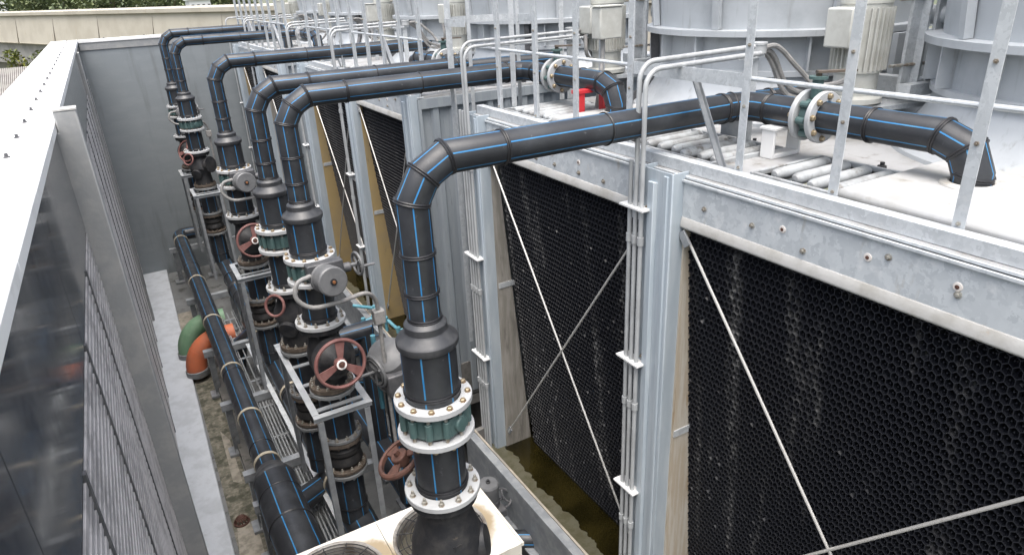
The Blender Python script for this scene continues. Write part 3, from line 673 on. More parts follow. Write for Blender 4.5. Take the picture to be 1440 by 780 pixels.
# ================================================================== RISERS
def bolt_mesh(kind):
    b = MB()
    if kind == 'hex':
        b.lathe([(.019, 0), (.019, .003), (.0155, .003), (.0155, .014), (.012, .017), (0, .017)], (0, 0, 0), n=6)
        return b.mesh('bolt', BRASS, ang=20)
    b.lathe([(.019, 0), (.019, .003), (.015, .003), (.015, .017), (.008, .018), (.008, .036), (.006, .038), (0, .038)], (0, 0, 0), n=6)
    return b.mesh('bolt', STEELB, ang=20)
BM = {'hex': bolt_mesh('hex'), 'stud': bolt_mesh('stud')}
def flange(parent, c, axis, ro, ri, t, m_, nb=12, bk='hex', rb=None, name='flange', real=True, side=1, ph=0.13):
    """annular flange; bolts on the +axis face"""
    b = MB(); ax = Vector(axis).normalized(); b.disc_ring(c, ax, ri, ro, t)
    rb = rb or (ro + max(ri, ro * .68)) / 2 + .006
    tt = Vector((0, 0, 1)) if abs(ax.z) < .9 else Vector((1, 0, 0)); u = ax.cross(tt).normalized(); v = ax.cross(u)
    pos = [Vector(c) + (ax * t if side > 0 else Vector()) + (u * math.cos(2 * PI * (i + ph) / nb) + v * math.sin(2 * PI * (i + ph) / nb)) * rb for i in range(nb)] if nb else []
    if not real:
        for p in pos: b.lathe([(.016, 0), (.016, .016), (.008, .017), (.008, .03), (0, .03)], p, ax * side, 6)
    o = b.build(name, m_, parent)
    if real:
        q = Vector((0, 0, 1)).rotation_difference(ax * side)
        for p in pos:
            k = bpy.data.objects.new('bolt', BM[bk]); col.objects.link(k); k.parent = o; k.location = p - wloc(o)
            k.rotation_mode = 'QUATERNION'; k.rotation_quaternion = q
    return o
def bead(b, c, ax, r, m=0, two=True):
    ax = Vector(ax).normalized()
    b.torus(Vector(c) - ax * .006, ax, r + .0015, .0058, 36, 6, m)
    if two: b.torus(Vector(c) + ax * .006, ax, r + .0015, .0058, 36, 6, m)
PM = [HDPE, STRIPE, BEAD]
def lug_valve(parent, X, Y, z, actuated):
    v = bpy.data.objects.new('butterfly_valve', None); col.objects.link(v); v.parent = parent; v.location = Vector((X, Y, z)) - wloc(parent); v.empty_display_size = .1
    b = MB(); b.lathe([(.13, -.065), (.168, -.065), (.17, -.06), (.17, .06), (.168, .065), (.13, .065)], (X, Y, z), n=40, closed=True)
    for i in range(12):
        a = 2 * PI * (i + .13) / 12; p = Vector((X + math.cos(a) * .178, Y - math.sin(a) * .178, z))
        b.cyl(p - Vector((0, 0, .05)), p + Vector((0, 0, .05)), .023, n=12)
    b.build('valve_body', GREEN, v, bevel=.003)
    b = MB()
    for i in range(12):
        a = 2 * PI * (i + .13) / 12; p = Vector((X + math.cos(a) * .178, Y - math.sin(a) * .178, z)); b.cyl(p - Vector((0, 0, .095)), p + Vector((0, 0, .095)), .011, n=8)
    b.build('studs', STEELB, v)
    if not actuated:
        b = MB(); a = -1.15; d = Vector((math.cos(a), math.sin(a), 0)); p = Vector((X, Y, z)) + d * .165
        b.lathe([(.045, 0), (.045, .03), (.04, .035), (0, .037)], p, d, 20); b.beam(p - d * .02, p + d * .012, .14, .11, (0, 0, 1)); b.build('valve_boss', GREEN, v, bevel=.004)
    else:
        b = MB(); b.beam((X + .03, Y - .15, z), (X + .03, Y - .27, z), .17, .15); b.box((X - .1, Y - .3, z + .02), (X + .2, Y - .2, z + .12)); b.cyl((X + .15, Y - .24, z + .02), (X + .27, Y - .24, z + .02), .04, n=16); b.build('gearbox', DKGREY, v, bevel=.01)
        ac = MB(); d = Vector((.12, -1, .12)).normalized(); p = Vector((X + .03, Y - .26, z - .01))
        ac.lathe([(.115, 0), (.125, .01), (.125, .05), (.118, .055), (.118, .16), (.123, .165), (.123, .205), (.112, .215), (0, .216)], p, d, 36); a_ = ac.build('actuator', ACT, v)
        c = MB(); c.lathe([(.028, 0), (.028, .006), (0, .007)], p + d * .2165, d, 16, 0); c.lathe([(.014, .007), (.014, .02), (0, .022)], p + d * .2165, d, 6, 1); c.build('drain_plug', [IRON, COPPER], a_)
        c = MB(); hx = Vector((X + .33, Y - .24, z + .03)); c.torus(hx, (1, .15, 0), .095, .012, 28, 8)
        for k in range(3):
            a = k * 2.094 + .4; c.cyl(hx, hx + Vector((0, math.cos(a) * .09, math.sin(a) * .09)), .009, n=8)
        c.cyl(hx - Vector((.06, 0, 0)), hx + Vector((.04, 0, 0)), .016, n=10); c.cyl(hx + Vector((.0, -.085, 0)), hx + Vector((.12, -.085, 0)), .012, n=8); c.build('handwheel', ACT, v)
        c = MB(); c.tube(smooth([(X - .08, Y - .3, z + .04), (X - .2, Y - .34, z + .02), (X - .23, Y - .36, z - .1), (X - .12, Y - .38, z - .2), (X + .1, Y - .4, z - .2), (X + .32, Y - .36, z - .2), (X + .42, Y - .3, z - .3), (X + .44, Y - .28, z - .42)]), .019, 10)
        c.build('flexible_conduit', FLEX, v)
        c = MB(); c.box((X + .39, Y - .32, z - .55), (X + .49, Y - .23, z - .42)); c.cyl((X + .44, Y - .275, z - .56), (X + .44, Y - .275, z - 2.2), .018, n=10); c.build('junction_box', FLEX, v, bevel=.01)
    return v
def handwheel(parent, c, axis, Rr, m_, hub=True):
    ax = Vector(axis).normalized(); c = Vector(c); tt = Vector((0, 0, 1)); u = ax.cross(tt).normalized(); v = u.cross(ax)
    b = MB(); b.lathe([(Rr - .024, -.014), (Rr - .012, -.02), (Rr, -.014), (Rr + .006, 0), (Rr, .014), (Rr - .012, .02), (Rr - .024, .014)], c, ax, 48, closed=True)
    for k in range(3):
        a = PI / 2 + k * 2 * PI / 3 + .15; d = u * math.cos(a) + v * math.sin(a); s = ax.cross(d)
        b.extrude([(.04, -.022), (Rr - .015, -.045), (Rr - .015, .045), (.04, .022)], c - ax * .006, d, s, ax * .012)
    b.lathe([(.052, -.03), (.052, .024), (.046, .03), (0, .03)], c, ax, 24); w_ = b.build('handwheel', m_, parent, bevel=.002)
    if hub: b = MB(); b.lathe([(.03, 0), (.044, .002), (.042, .01), (.03, .01)], c + ax * .031, ax, 24, closed=True); b.build('hub_ring', WHITEH, w_)
    b = MB(); b.cyl(c + ax * .03, c + ax * .06, .02, .016, n=8); b.cyl(c - ax * .2, c - ax * .03, .02, n=10); b.build('stem', RUSTY, w_)
    return w_
def riser(label, X, Y, zh, xe, kind, endsgn=-1, near=True, fl=.5, drop=1.4, stack=True, mir=1):
    t = thing('pipe_riser', label, 'pipe', (X, Y, G), 'black blue striped pipe risers')
    r = .085; rb = .148; ph = random.uniform(0.1, .6)
    if kind == 'F': ph = .35
    # horizontal run
    v1 = (X + .19, Y, zh); v2 = (X + .069, Y, zh - .07); v3 = (X - .001, Y, zh - .191)
    b = MB(); xj = X + .5
    b.pipe([(xe - .2, Y, zh), (xj, Y, zh)], r, ph + .1); bead(b, (xj, Y, zh), (1, 0, 0), r, 2)
    for xx in ([X + 1.15] if X + 1.15 < xe - .4 else []): bead(b, (xx, Y, zh), (1, 0, 0), r, 2, False)
    b.build('horizontal_pipe', PM, t)
    b = MB(); b.pipe([(xj, Y, zh), v1, v2, v3, (X, Y, zh - .45)], r, ph); 
    for p, a in ((v1, 15), (v2, 45), (v3, 75)):
        n_ = Vector((math.cos(R(a)), 0, math.sin(R(a)))); bead(b, p, n_, r * 1.02, 2)
    bead(b, (X, Y, zh - .45), (0, 0, 1), r, 2); b.build('elbow', PM, t)
    b = MB(); b.pipe([(X, Y, zh - .45), (X, Y, -1.57)], r, ph + .05, ref=(0, -1, 0)); bead(b, (X, Y, zh - .66), (0, 0, 1), r, 2); bead(b, (X, Y, -1.56), (0, 0, 1), r, 2); b.build('riser_pipe', PM, t)
    b = MB(); b.lathe([(.087, -1.57), (.108, -1.585), (.113, -1.592), (.113, -1.628), (.12, -1.64), (.158, -1.668), (.165, -1.68), (.165, -1.705), (.158, -1.72), (.15, -1.725)], (X, Y, 0), n=48, caps=False); b.build('reducer', REDUC, t)
    b = MB(); b.pipe([(X, Y, -1.72), (X, Y, -2.03)], rb, ph + .3, sectors=6, width=3.4); bead(b, (X, Y, -1.985), (0, 0, 1), rb + .002, 2); b.build('large_pipe', PM, t)
    flange(t, (X, Y, -2.066), (0, 0, 1), .213, rb + .004, .038, FLANGE, 12, 'hex', real=near)
    lug_valve(t, X, Y, -2.15, kind in 'EA')
    flange(t, (X, Y, -2.268), (0, 0, 1), .213, rb + .004, .036, FLANGE, 12, 'hex', real=near, side=-1)
    b = MB(); b.pipe([(X, Y, -2.27), (X, Y, -2.66)], rb - .004, ph + .3, sectors=6, width=3.4); bead(b, (X, Y, -2.6), (0, 0, 1), rb, 2); b.build('spool_pipe', PM, t)
    flange(t, (X, Y, -2.672), (0, 0, 1), .218, rb, .036, FLANGE, 12, 'stud', real=near)
    flange(t, (X, Y, -2.725), (0, 0, 1), .2, .12, .045, IRON, 12, 'hex', real=False, side=-1)
    # valve body
    if kind in 'EA':
        b = MB(); b.lathe([(.15, -2.72), (.13, -2.76), (.14, -2.85), (.165, -2.95), (.165, -3.05), (.14, -3.14), (.13, -3.22), (.15, -3.28)], (X, Y, 0), n=36)
        ax = Vector((-.15 if mir < 0 else .04, -1, .18)).normalized()
        b.lathe([(.14, .05), (.14, .2), (.19, .205), (.19, .24), (.15, .245), (.1, .3), (.06, .34), (.04, .36), (0, .36)], (X, Y, -2.98), ax, 36); b.build('gate_valve', IRON, t)
        handwheel(t, Vector((X, Y, -2.98)) + ax * .42, ax if mir > 0 else (-.75, -.6, .35), .22, REDW)
    elif kind == 'D':
        b = MB(); b.lathe([(.15, -2.72), (.135, -2.76), (.15, -2.82), (.19, -2.9), (.2, -2.97), (.17, -3.04), (.145, -3.1), (.155, -3.2), (.16, -3.28)], (X, Y, 0), n=36)
        b.lathe([(.13, 0), (.13, .2), (.15, .205), (.15, .235), (0, .24)], (X, Y, -2.93), (.7, -.7, .1), 28); b.lathe([(.1, 0), (.09, .22), (0, .24)], (X, Y, -3.0), (-.6, -.8, -.3), 24); b.build('check_valve', IRON, t)
        b = MB(); b.torus((X - .2, Y - .2, -2.75), (-.6, -.6, .3), .1, .014, 28, 8); b.build('handwheel', REDW, t)
    else:
        b = MB(); b.lathe([(.16, -2.73), (.155, -2.83), (.18, -2.92), (.215, -3.02), (.23, -3.16), (.21, -3.32), (.165, -3.42), (.155, -3.6)], (X, Y, 0), n=40)
        b.lathe([(.14, 0), (.14, .17), (.12, .21), (0, .22)], (X, Y, -3.14), (-.75, -.6, .25), 28)
        b.lathe([(.11, 0), (.11, .2), (.09, .24), (0, .25)], (X, Y, -3.12), (.8, -.5, .2), 24)
        b.beam((X - .02, Y - .17, -2.95), (X - .02, Y - .2, -3.4), .05, .05, (0, 1, 0)); b.build('strainer_body', IRON, t)
        handwheel(t, (X - .15, Y + .25, -2.56), (-.45, .1, .88), .15, RUSTY, False)
    zt = -3.28 if kind != 'F' else -3.6
    if stack:
        flange(t, (X, Y, zt - .04), (0, 0, 1), .2, .13, .045, RUSTFL, 12, 'stud', real=near)
        flange(t, (X, Y, zt - .09), (0, 0, 1), .205, .148, .036, FLANGE_G, 12, 'hex', real=False, side=-1)
        b = MB(); b.pipe([(X, Y, zt - .09), (X, Y, zt - .58)], rb - .004, ph, sectors=6, width=3.6); b.build('lower_pipe', PM, t)
        flange(t, (X, Y, zt - .59), (0, 0, 1), .2, rb, .034, FLANGE_G, 12, 'stud', real=near)
        flange(t, (X, Y, zt - .64), (0, 0, 1), .195, .12, .04, RUSTFL, 12, 'hex', real=False, side=-1)
        b = MB(); z0 = zt - .64; b.lathe([(.13, z0), (.135, z0 - .04), (.165, z0 - .07), (.17, z0 - .11), (.15, z0 - .145), (.165, z0 - .18), (.175, z0 - .22), (.16, z0 - .255), (.135, z0 - .28)], (X, Y, 0), n=40); b.build('rubber_bellows', RUBBER, t)
        flange(t, (X, Y, zt - .95), (0, 0, 1), .2, .12, .035, RUSTFL, 12, 'stud', real=near)
        flange(t, (X, Y, zt - 1.0), (0, 0, 1), .205, .148, .036, FLANGE_G, 12, 'hex', real=False, side=-1)
        b = MB(); b.pipe([(X, Y, zt - 1.0), (X, Y, -4.86)], rb - .004, ph + .15, sectors=6, width=3.6); bead(b, (X, Y, -4.68), (0, 0, 1), rb, 2, False); b.build('foot_pipe', PM, t)
    # deck end: elbow, valve, drop into the deck
    sg = endsgn
    e = [(xe - .2, Y, zh), (xe - .115, Y, zh), (xe - .03, Y + .03 * sg, zh), (xe, Y + .115 * sg, zh), (xe, Y + .26 * sg, zh)]
    b = MB(); b.pipe(e, r, ph + .7, ref=(0, 0, 1)); bead(b, e[0], (1, 0, 0), r, 2); bead(b, e[1], (1, .25 * sg, 0), r, 2, False); bead(b, (xe, Y + .2 * sg, zh), (0, 1, 0), r, 2); b.build('deck_elbow', PM, t)
    yv = Y + fl * sg
    b = MB(); b.pipe([(xe, Y + .26 * sg, zh), (xe, yv - .05 * sg, zh)], r, ph + .7, ref=(0, 0, 1)); b.build('deck_spool', PM, t)
    for s in (-1, 1):
        flange(t, (xe, yv + (.052 * s - .015), zh), (0, 1, 0), .14, r + .003, .03, FLANGE, 8, 'hex', real=near, side=(1 if s > 0 else -1), rb=.113)
    b = MB(); b.disc_ring((xe, yv - .034, zh), (0, 1, 0), .07, .1, .068, 32)
    for i in range(8):
        a = 2 * PI * (i + .13) / 8; p = Vector((xe + .113 * math.cos(a), yv, zh + .113 * math.sin(a))); b.cyl(p - Vector((0, .026, 0)), p + Vector((0, .026, 0)), .02, n=10)
    b.cyl((xe - .01, yv, zh + .1), (xe - .01, yv, zh + .2), .03, n=16); b.cyl((xe - .01, yv, zh + .2), (xe - .01, yv, zh + .215), .05, n=16); vv = b.build('isolating_valve', GREEN, t)
    c = MB(); c.cyl((xe - .01, yv, zh + .215), (xe - .01, yv, zh + .245), .016, n=8); c.beam((xe - .03, yv, zh + .238), (xe + .16, yv - .1, zh + .238), .035, .012); c.build('lever', RUSTFL, vv)
    yd = Y + drop * sg
    pts = [(xe, yv + .05 * sg, zh), (xe, yd - .17 * sg, zh), (xe, yd - .05 * sg, zh - .045), (xe, yd, zh - .15), (xe, yd, -1.0)]
    b = MB(); b.pipe(pts, r, ph + .2, ref=(1, 0, 0)); bead(b, (xe, yv + .35 * sg, zh), (0, 1, 0), r, 2)
    bead(b, pts[1], (0, 1, -.25 * sg), r * 1.01, 2); bead(b, pts[2], (0, 1, -1.1 * sg), r * 1.02, 2); bead(b, pts[3], (0, .2, -1), r, 2); b.build('drop_pipe', PM, t)
    return t
F = riser('nearest pipe riser, widest in view, with green lug valve over the white condenser', 1.115, 2.95, -.757, 3.33, 'F', -1, True, .5, 1.37, stack=False)
E_ = riser('pipe riser second nearest, with grey round actuator and large red handwheel in front', 1.11, 5.5, -.75, 3.3, 'E', -1, True, .54, 1.34)
D_ = riser('pipe riser just behind the one with the large red handwheel, half hidden by it', 1.06, 6.45, -.76, 3.15, 'D', 1, True, .45, 1.3)
C_ = riser('pipe riser in the middle of the row with grey round actuator and red handwheel below', 1.11, 9.2, -.745, 4.1, 'E', 1, True, .5, 1.3)
B_ = riser('second farthest pipe riser with black check valve against the grey end wall', 1.11, 13.9, -.72, 3.3, 'D', -1, False, .5, 1.4)
A_ = riser('farthest pipe riser, hard against the grey end wall, red handwheel turned to the left', 1.09, 15.75, -.66, 3.2, 'A', -1, False, .5, 1.4, mir=-1)

# support frames under the strainers
def frame(label, x0, x1, y0, y1, zt, zb=-5.12):
    t = thing('support_frame', label, 'support frame', ((x0 + x1) / 2, (y0 + y1) / 2, zb), 'galvanised frames carrying the risers')
    for x, sx in ((x0, 1), (x1, -1)):
        for y, sy in ((y0, 1), (y1, -1)):
            b = MB(); b.beam((x, y, zb), (x, y, zt - .052), .006, .048, (0, 1, 0)); b.beam((x + .0245 * sx, y - .021 * sy, zb), (x + .0245 * sx, y - .021 * sy, zt - .052), .048, .006, (0, 1, 0)); b.build('leg', GALVD, t)
    for a, c_ in (((x0 - .03, y0, zt), (x1 + .03, y0, zt)), ((x0 - .03, y1, zt), (x1 + .03, y1, zt)), ((x0, y0 + .035, zt), (x0, y1 - .035, zt)), ((x1, y0 + .035, zt), (x1, y1 - .035, zt))):
        b = MB(); b.beam(a, c_, .06, .008); b.beam(Vector(a) - Vector((0, 0, .03)), Vector(c_) - Vector((0, 0, .03)), .01, .05); b.build('top_rail', GALVM, t)
    ymid = [y0 + .32] + ([y1 - .35] if y1 - y0 > .8 else [])
    for y in ymid:
        for s in (-1, 1):
            b = MB(); b.beam((x0 + .03, y + .24 * s, zt + .012), (x1 - .03, y + .24 * s, zt + .012), .05, .012); b.build('cross_bar', GALVD, t)
    return t
frame('galvanised frame beneath the large red handwheel, spanning the two middle risers', .87, 1.34, 5.2, 6.75, -3.42)
frame('galvanised frame around the bellows of the middle riser below its red handwheel', .86, 1.33, 8.9, 9.5, -3.42)
frame('galvanised frame around the bellows under the black check valve near the end wall', .87, 1.34, 13.6, 14.2, -3.42)
frame('galvanised frame around the farthest riser at the end wall', .85, 1.32, 15.45, 16.05, -3.42)

# ================================================================== HEADERS
def clamp(parent, c, ax, r, m=STRAP):
    b = MB(); ax = Vector(ax).normalized(); b.lathe([(r + .002, -.022), (r + .01, -.022), (r + .01, .022), (r + .002, .022)], c, ax, 40, closed=True); return b.build('pipe_strap', m, parent)
h1 = thing('header_pipe', 'long black header pipe beside the gutter, thick at its near end', 'pipe', (.54, 9, -5.2))
ra, rbg = .14, .225; HZ = -4.95
b = MB(); b.pipe([(.97, 16.45, HZ), (.62, 16.45, HZ), (.56, 16.38, HZ), (.53, 16.25, HZ), (.53, 6.75, HZ)], ra, .5, ref=(0, 0, 1), width=3.4)
for y in (14.0, 11.3, 9.2, 7.25): bead(b, (.53, y, HZ), (0, 1, 0), ra, 2, False)
b.build('pipe', PM, h1)
b = MB(); b.lathe([(ra + .002, 0), (ra + .025, .02), (rbg - .01, .16), (rbg + .004, .19), (rbg + .004, .24), (rbg, .25)], (.53, 6.78, HZ), (0, -1, 0), 48, caps=False); b.build('reducer', REDUC, h1)
b = MB(); b.pipe([(.53, 6.54, HZ), (.53, 5.75, HZ), (.545, 5.3, HZ - .05), (.58, 3.2, HZ - .3)], rbg, .35, ref=(0, 0, 1), width=3)
bead(b, (.53, 6.25, HZ), (0, 1, .0), rbg, 2, False); bead(b, (.53, 5.75, HZ), (0, 1, 0), rbg, 2); b.build('large_pipe', PM, h1)
b = MB(); b.pipe([(.6, 6.05, HZ), (.95, 6.35, HZ - .12), (1.15, 6.5, HZ - .12)], .13, .2, ref=(0, 0, 1)); b.build('branch_pipe', PM, h1)
for y in (15.9, 13.2, 11.2, 9.35, 8.0, 6.95): clamp(h1, (.53, y, HZ), (0, 1, 0), ra)
h2 = thing('header_pipe', 'black header pipe running beneath the feet of the risers', 'pipe', (1.15, 9, -5.2))
b = MB(); b.pipe([(1.15, 16.2, -4.97), (1.15, 12.4, -4.97)], .15, .5, ref=(0, 0, 1), width=3.2); b.pipe([(1.15, 12.4, -4.97), (1.15, 4.2, -4.97)], .165, .4, ref=(0, 0, 1), width=3.2)
for y in (15.2, 13.0, 12.4, 12.0, 11.2, 10.3, 8.2, 7.2, 4.9): bead(b, (1.15, y, -4.97), (0, 1, 0), .165, 2)
b.build('pipe', PM, h2)
b = MB(); b.lathe([(.152, 0), (.19, .02), (.19, .12), (.168, .15)], (1.15, 12.5, -4.97), (0, -1, 0), 40, caps=False); b.build('coupling', HDPE, h2)
b = MB(); b.lathe([(.167, 0), (.2, .03), (.2, .3), (.167, .34)], (1.15, 11.0, -4.97), (0, -1, 0), 40, caps=False); b.build('coupling', HDPE, h2)
b = MB(); b.pipe([(1.1, 10.6, -4.97), (.85, 11.0, -5.35), (.75, 11.15, -5.9)], .12, .2, ref=(0, 0, 1)); b.build('branch_pipe', PM, h2)
for y in (10.2, 8.3, 7.4, 6.2): clamp(h2, (1.15, y, -4.97), (0, 1, 0), .167)
h3 = thing('header_pipe', 'black header pipe on the tower side behind the handwheel riser', 'pipe', (1.78, 6.5, -5.2))
b = MB(); b.pipe([(1.78, 11.0, -5.0), (1.78, 4.0, -5.0)], .145, .45, ref=(0, 0, 1), width=3.4)
for y in (8.9, 7.3, 5.6): bead(b, (1.78, y, -5.0), (0, 1, 0), .145, 2)
b.build('pipe', PM, h3)
clamp(h3, (1.78, 6.6, -5.0), (0, 1, 0), .146, FLEX)
for k, (ya, za) in enumerate(((6.6, -3.35), (7.6, -3.6), (9.9, -3.4))):
    b = MB(); b.pipe([(1.15, ya, za - .1), (1.78, ya, za - .1), (1.78, ya, -4.9)] if k != 1 else [(1.78, ya, -4.9), (1.78, ya, -4.2), (2.3, ya, -4.2)], .1, .3, ref=(0, -1, 0), width=4); b.build('branch_pipe', PM, h3)

# racks
def rack(label, y, x0, x1, posts):
    t = thing('pipe_rack', label, 'pipe rack', ((x0 + x1) / 2, y, G), 'galvanised racks under the header pipes')
    b = MB(); b.beam((x0, y, -5.13), (x1, y, -5.13), .1, .008); b.beam((x0, y - .045, -5.18), (x1, y - .045, -5.18), .008, .1); b.build('cross_beam', GALVD, t)
    for x in posts:
        b = MB(); b.beam((x, y - .04, G + .05), (x, y - .04, -5.235), .008, .1, (0, 1, 0)); b.beam((x + .045, y + .01, G + .05), (x + .045, y + .01, -5.235), .09, .008, (0, 1, 0)); b.build('post', GALVD, t)
        b = MB(); b.box((x - .08, y - .12, G + .012), (x + .12, y + .1, G + .05)); b.build('base_pad', GALVD, t)
    return t
for y, lab in ((6.55, 'pipe rack nearest the white condenser, at the thick end of the header'), (7.15, 'pipe rack just behind the thick end of the gutter header'), (8.85, 'pipe rack by the cable bends, third along the gutter header'),
               (10.6, 'pipe rack in front of the orange elbow pipe'), (12.9, 'pipe rack behind the green elbow pipe'), (16.1, 'pipe rack at the far bend of the gutter header')):
    rack(lab, y, .26, 2.0, (.3, 1.0, 1.95))
ledge = MB(); ledge.box((.34, 4, G + .001), (.62, 12.2, G + .12)); tag(ledge.build('rack_plinth', CONCD, bevel=.01), 'long low concrete plinth under the header posts by the gutter', 'plinth')
# long inclined flat bars beside cable tray
for (a, c_, lab) in (((.9, 10.3, -5.05), (.985, 5.6, -5.05), 'long galvanised angle beside the cable tray'), ((.62, 16.0, -5.1), (.62, 13.0, -5.1), 'short galvanised angle by the far bend of the header')):
    b = MB(); b.beam(a, c_, .06, .008); b.beam(Vector(a) + Vector((.028, 0, -.03)), Vector(c_) + Vector((.028, 0, -.03)), .008, .06); tag(b.build('angle_bar', GALV), lab, 'angle bar')
# cable tray
ct = thing('cable_tray', 'galvanised ladder cable tray between the two header pipes', 'cable tray', (.84, 8, -5.3))
for x in (.72, .95):
    b = MB(); b.box((x - .004, 5.2, -5.3), (x + .004, 12.2, -5.23)); b.build('side_rail', GALVD, ct)
for i in range(9):
    b = MB(); b.box((.725, 5.5 + i * .8, -5.3), (.945, 5.54 + i * .8, -5.285)); b.build('rung', GALVD, ct)
for k in range(5):
    x = .75 + k * .042; jit = random.uniform(-.006, .006)
    pts = [(x, 5.2, -5.27), (x + jit, 7.0, -5.268), (x, 8.3, -5.27), (x, 8.75 + .02 * k, -5.265)]
    pts += [(x + .05, 9.0 + .025 * k, -5.25), (x + .18, 9.15 + .02 * k, -5.22)] if k % 2 else [(x, 9.6, -5.27), (x + jit, 12.2, -5.27)]
    b = MB(); b.tube(smooth(pts, 5), .0105, 8); tag(b.build('cable', CABLE), ('pale cable lying in the tray, nearest the gutter header', 'grey cable bending out of the tray beside the first one', 'pale cable running straight in the tray, third from the gutter header', 'grey cable bending out at the middle of the tray', 'pale cable nearest the inner tray rail')[k], 'cable', 'cables in the tray')

# ================================================================== VALVES NEAR BASIN
def small_valve(label, x, y, z):
    t = thing('actuated_valve', label, 'valve', (x, y, z - .35), 'small actuated valves by the basins')
    b = MB(); b.lathe([(.085, 0), (.09, .01), (.09, .1), (.095, .105), (.095, .16), (.085, .175), (0, .177)], (x, y, z), n=32); b.build('actuator_cap', [ACT], t)
    b = MB(); b.lathe([(.02, 0), (.022, .012), (.01, .016), (.012, .03), (0, .03)], (x, y, z + .177), n=12); b.build('knob', IRON, t)
    b = MB(); b.lathe([(.08, -.14), (.092, -.13), (.092, -.01), (.085, 0)], (x, y, z), n=28); b.torus((x, y, z - .09), (0, 0, 1), .092, .008, 28, 6); b.box((x - .06, y - .14, z - .14), (x + .1, y + .05, z - .07)); b.build('gear_housing', DKGREY, t, bevel=.005)
    b = MB(); c = Vector((x + .15, y + .03, z - .09)); ax = Vector((.2, -.65, .7)).normalized(); b.torus(c, ax, .085, .011, 28, 8)
    u = ax.cross(Vector((0, 0, 1))).normalized(); v = u.cross(ax)
    for k in range(3):
        a = k * 2.094; b.cyl(c, c + (u * math.cos(a) + v * math.sin(a)) * .08, .009, n=8)
    b.cyl(c - ax * .08, c + ax * .02, .014, n=8); b.build('handwheel', DKGREY, t)
    b = MB(); b.cyl((x, y, z - .4), (x, y, z - .14), .05, n=16); b.pipe([(x - .2, y - .02, z - .36), (x + .32, y - .35, z - .36)], .085, .3, ref=(0, 0, 1), width=6); b.build('valve_pipe', PM, t)
    return t
small_valve('dark actuated valve with a small handwheel beside the nearest basin', 2.05, 4.3, -4.22)
small_valve('dark actuated valve with pale hand ring by the cyan pipes', 2.05, 7.5, -4.22)
mv = thing('motorised_valve', 'large grey dome actuator with open handwheel, half behind the nearest riser', 'valve', (1.62, 5.35, -4.9))
b = MB(); b.lathe([(.19, 0), (.2, .02), (.2, .12), (.17, .19), (.1, .23), (0, .24)], (1.66, 5.4, -3.22), (-.35, -.5, .75), 36); b.build('actuator_dome', ACT, mv)
b = MB(); b.box((1.52, 5.1, -3.42), (1.72, 5.34, -3.2)); b.lathe([(.1, 0), (.1, .2), (.08, .22), (0, .22)], (1.66, 5.3, -3.32), (.1, -.9, -.4), 24); b.build('gearbox', DKGREY, mv, bevel=.02)
b = MB(); c = Vector((1.47, 5.28, -3.2)); b.torus(c, (1, .25, .1), .15, .016, 36, 8); b.lathe([(.13, -.02), (.13, .02), (.12, .02), (.12, -.02)], c, (1, .25, .1), 36, closed=True)
for k in range(3): a = k * 2.094 + .5; b.cyl(c, c + Vector((0, math.cos(a) * .145, math.sin(a) * .145)), .012, n=8)
b.cyl(c + Vector((-.22, -.02, 0)), c + Vector((.12, .02, 0)), .016, n=10); b.build('handwheel', ACT, mv)
b = MB(); b.pipe([(1.7, 5.45, -4.88), (1.7, 5.45, -3.3)], .12, .3, width=5); b.build('valve_pipe', PM, mv)
flange(mv, (1.7, 5.45, -3.5), (0, 0, 1), .17, .12, .03, FLANGE, 12, 'stud')
# cyan plastic pipes
for k, (pts, lab) in enumerate((([(2.16, 8.0, -4.6), (2.16, 8.0, -4.04), (2.3, 8.0, -4.04), (2.42, 7.85, -4.04), (2.42, 7.85, -4.2)], 'cyan plastic pipe rising over the basin edge'), ([(1.55, 5.5, -3.75), (1.55, 5.5, -2.95)], 'thin cyan plastic pipe standing beside the red handwheel'), ([(2.2, 8.55, -4.05), (2.42, 8.3, -4.05), (2.46, 7.5, -4.05), (2.6, 7.4, -4.05), (2.6, 7.4, -4.2)], 'cyan plastic pipe bending along the basin edge'))):
    b = MB(); b.tube(pts, .024, 12)
    for p in pts[1:-1]: b.cyl(Vector(p) - Vector((0, 0, .04)), Vector(p) + Vector((0, 0, .04)), .03, n=12)
    tag(b.build('plastic_pipe', PVC, ang=40), lab, 'pipe')

# ------------------------------------------------------------------ orange and green elbows
def big_elbow(label, x, y, m_, lean):
    t = thing('elbow_pipe', label, 'pipe', (x, y, G + .1))
    b = MB(); c = Vector((x + .45, y, G + .2)); pts = [Vector((x, y, G + .11))] + arc(c, PI, PI * .5, .45, (1, 0, 0), (0, lean, 1), 12); pts += [pts[-1] + Vector((.25, 0, 0))]; b.tube(pts, .165, 32); b.torus(pts[6], (pts[7] - pts[5]), .165, .004, 40, 6); b.build('elbow', m_, t, ang=40)
    b = MB(); b.lathe([(.167, .09), (.18, .1), (.182, .2), (.167, .21)], (x, y, G), n=40, caps=False); b.build('socket', FLANGE_G, t)
big_elbow('faded orange painted elbow pipe rising from the kerb', .13, 11.3, ORANGE, .15)
big_elbow('dull green painted elbow pipe behind the orange one', .08, 12.05, GREENP, .15)
# drain dome
t = tag(MB().torus((.125, 7.35, G + .02), (0, 0, 1), .085, .014, 28, 8).build('floor_drain', RUSTY), 'rusty domed drain grate in the mossy gutter', 'drain')
b = MB()
for k in range(6):
    a = k * PI / 6; u = Vector((math.cos(a), math.sin(a), 0))
    b.tube(arc((.125, 7.35, G + .02), 0, PI, .08, u, (0, 0, .9), 10), .008, 6)
for q in (.03, .06): b.torus((.125, 7.35, G + .02 + .072 * math.cos(q / .08)), (0, 0, 1), q, .006, 20, 6)
b.build('grate_dome', RUSTY, t)

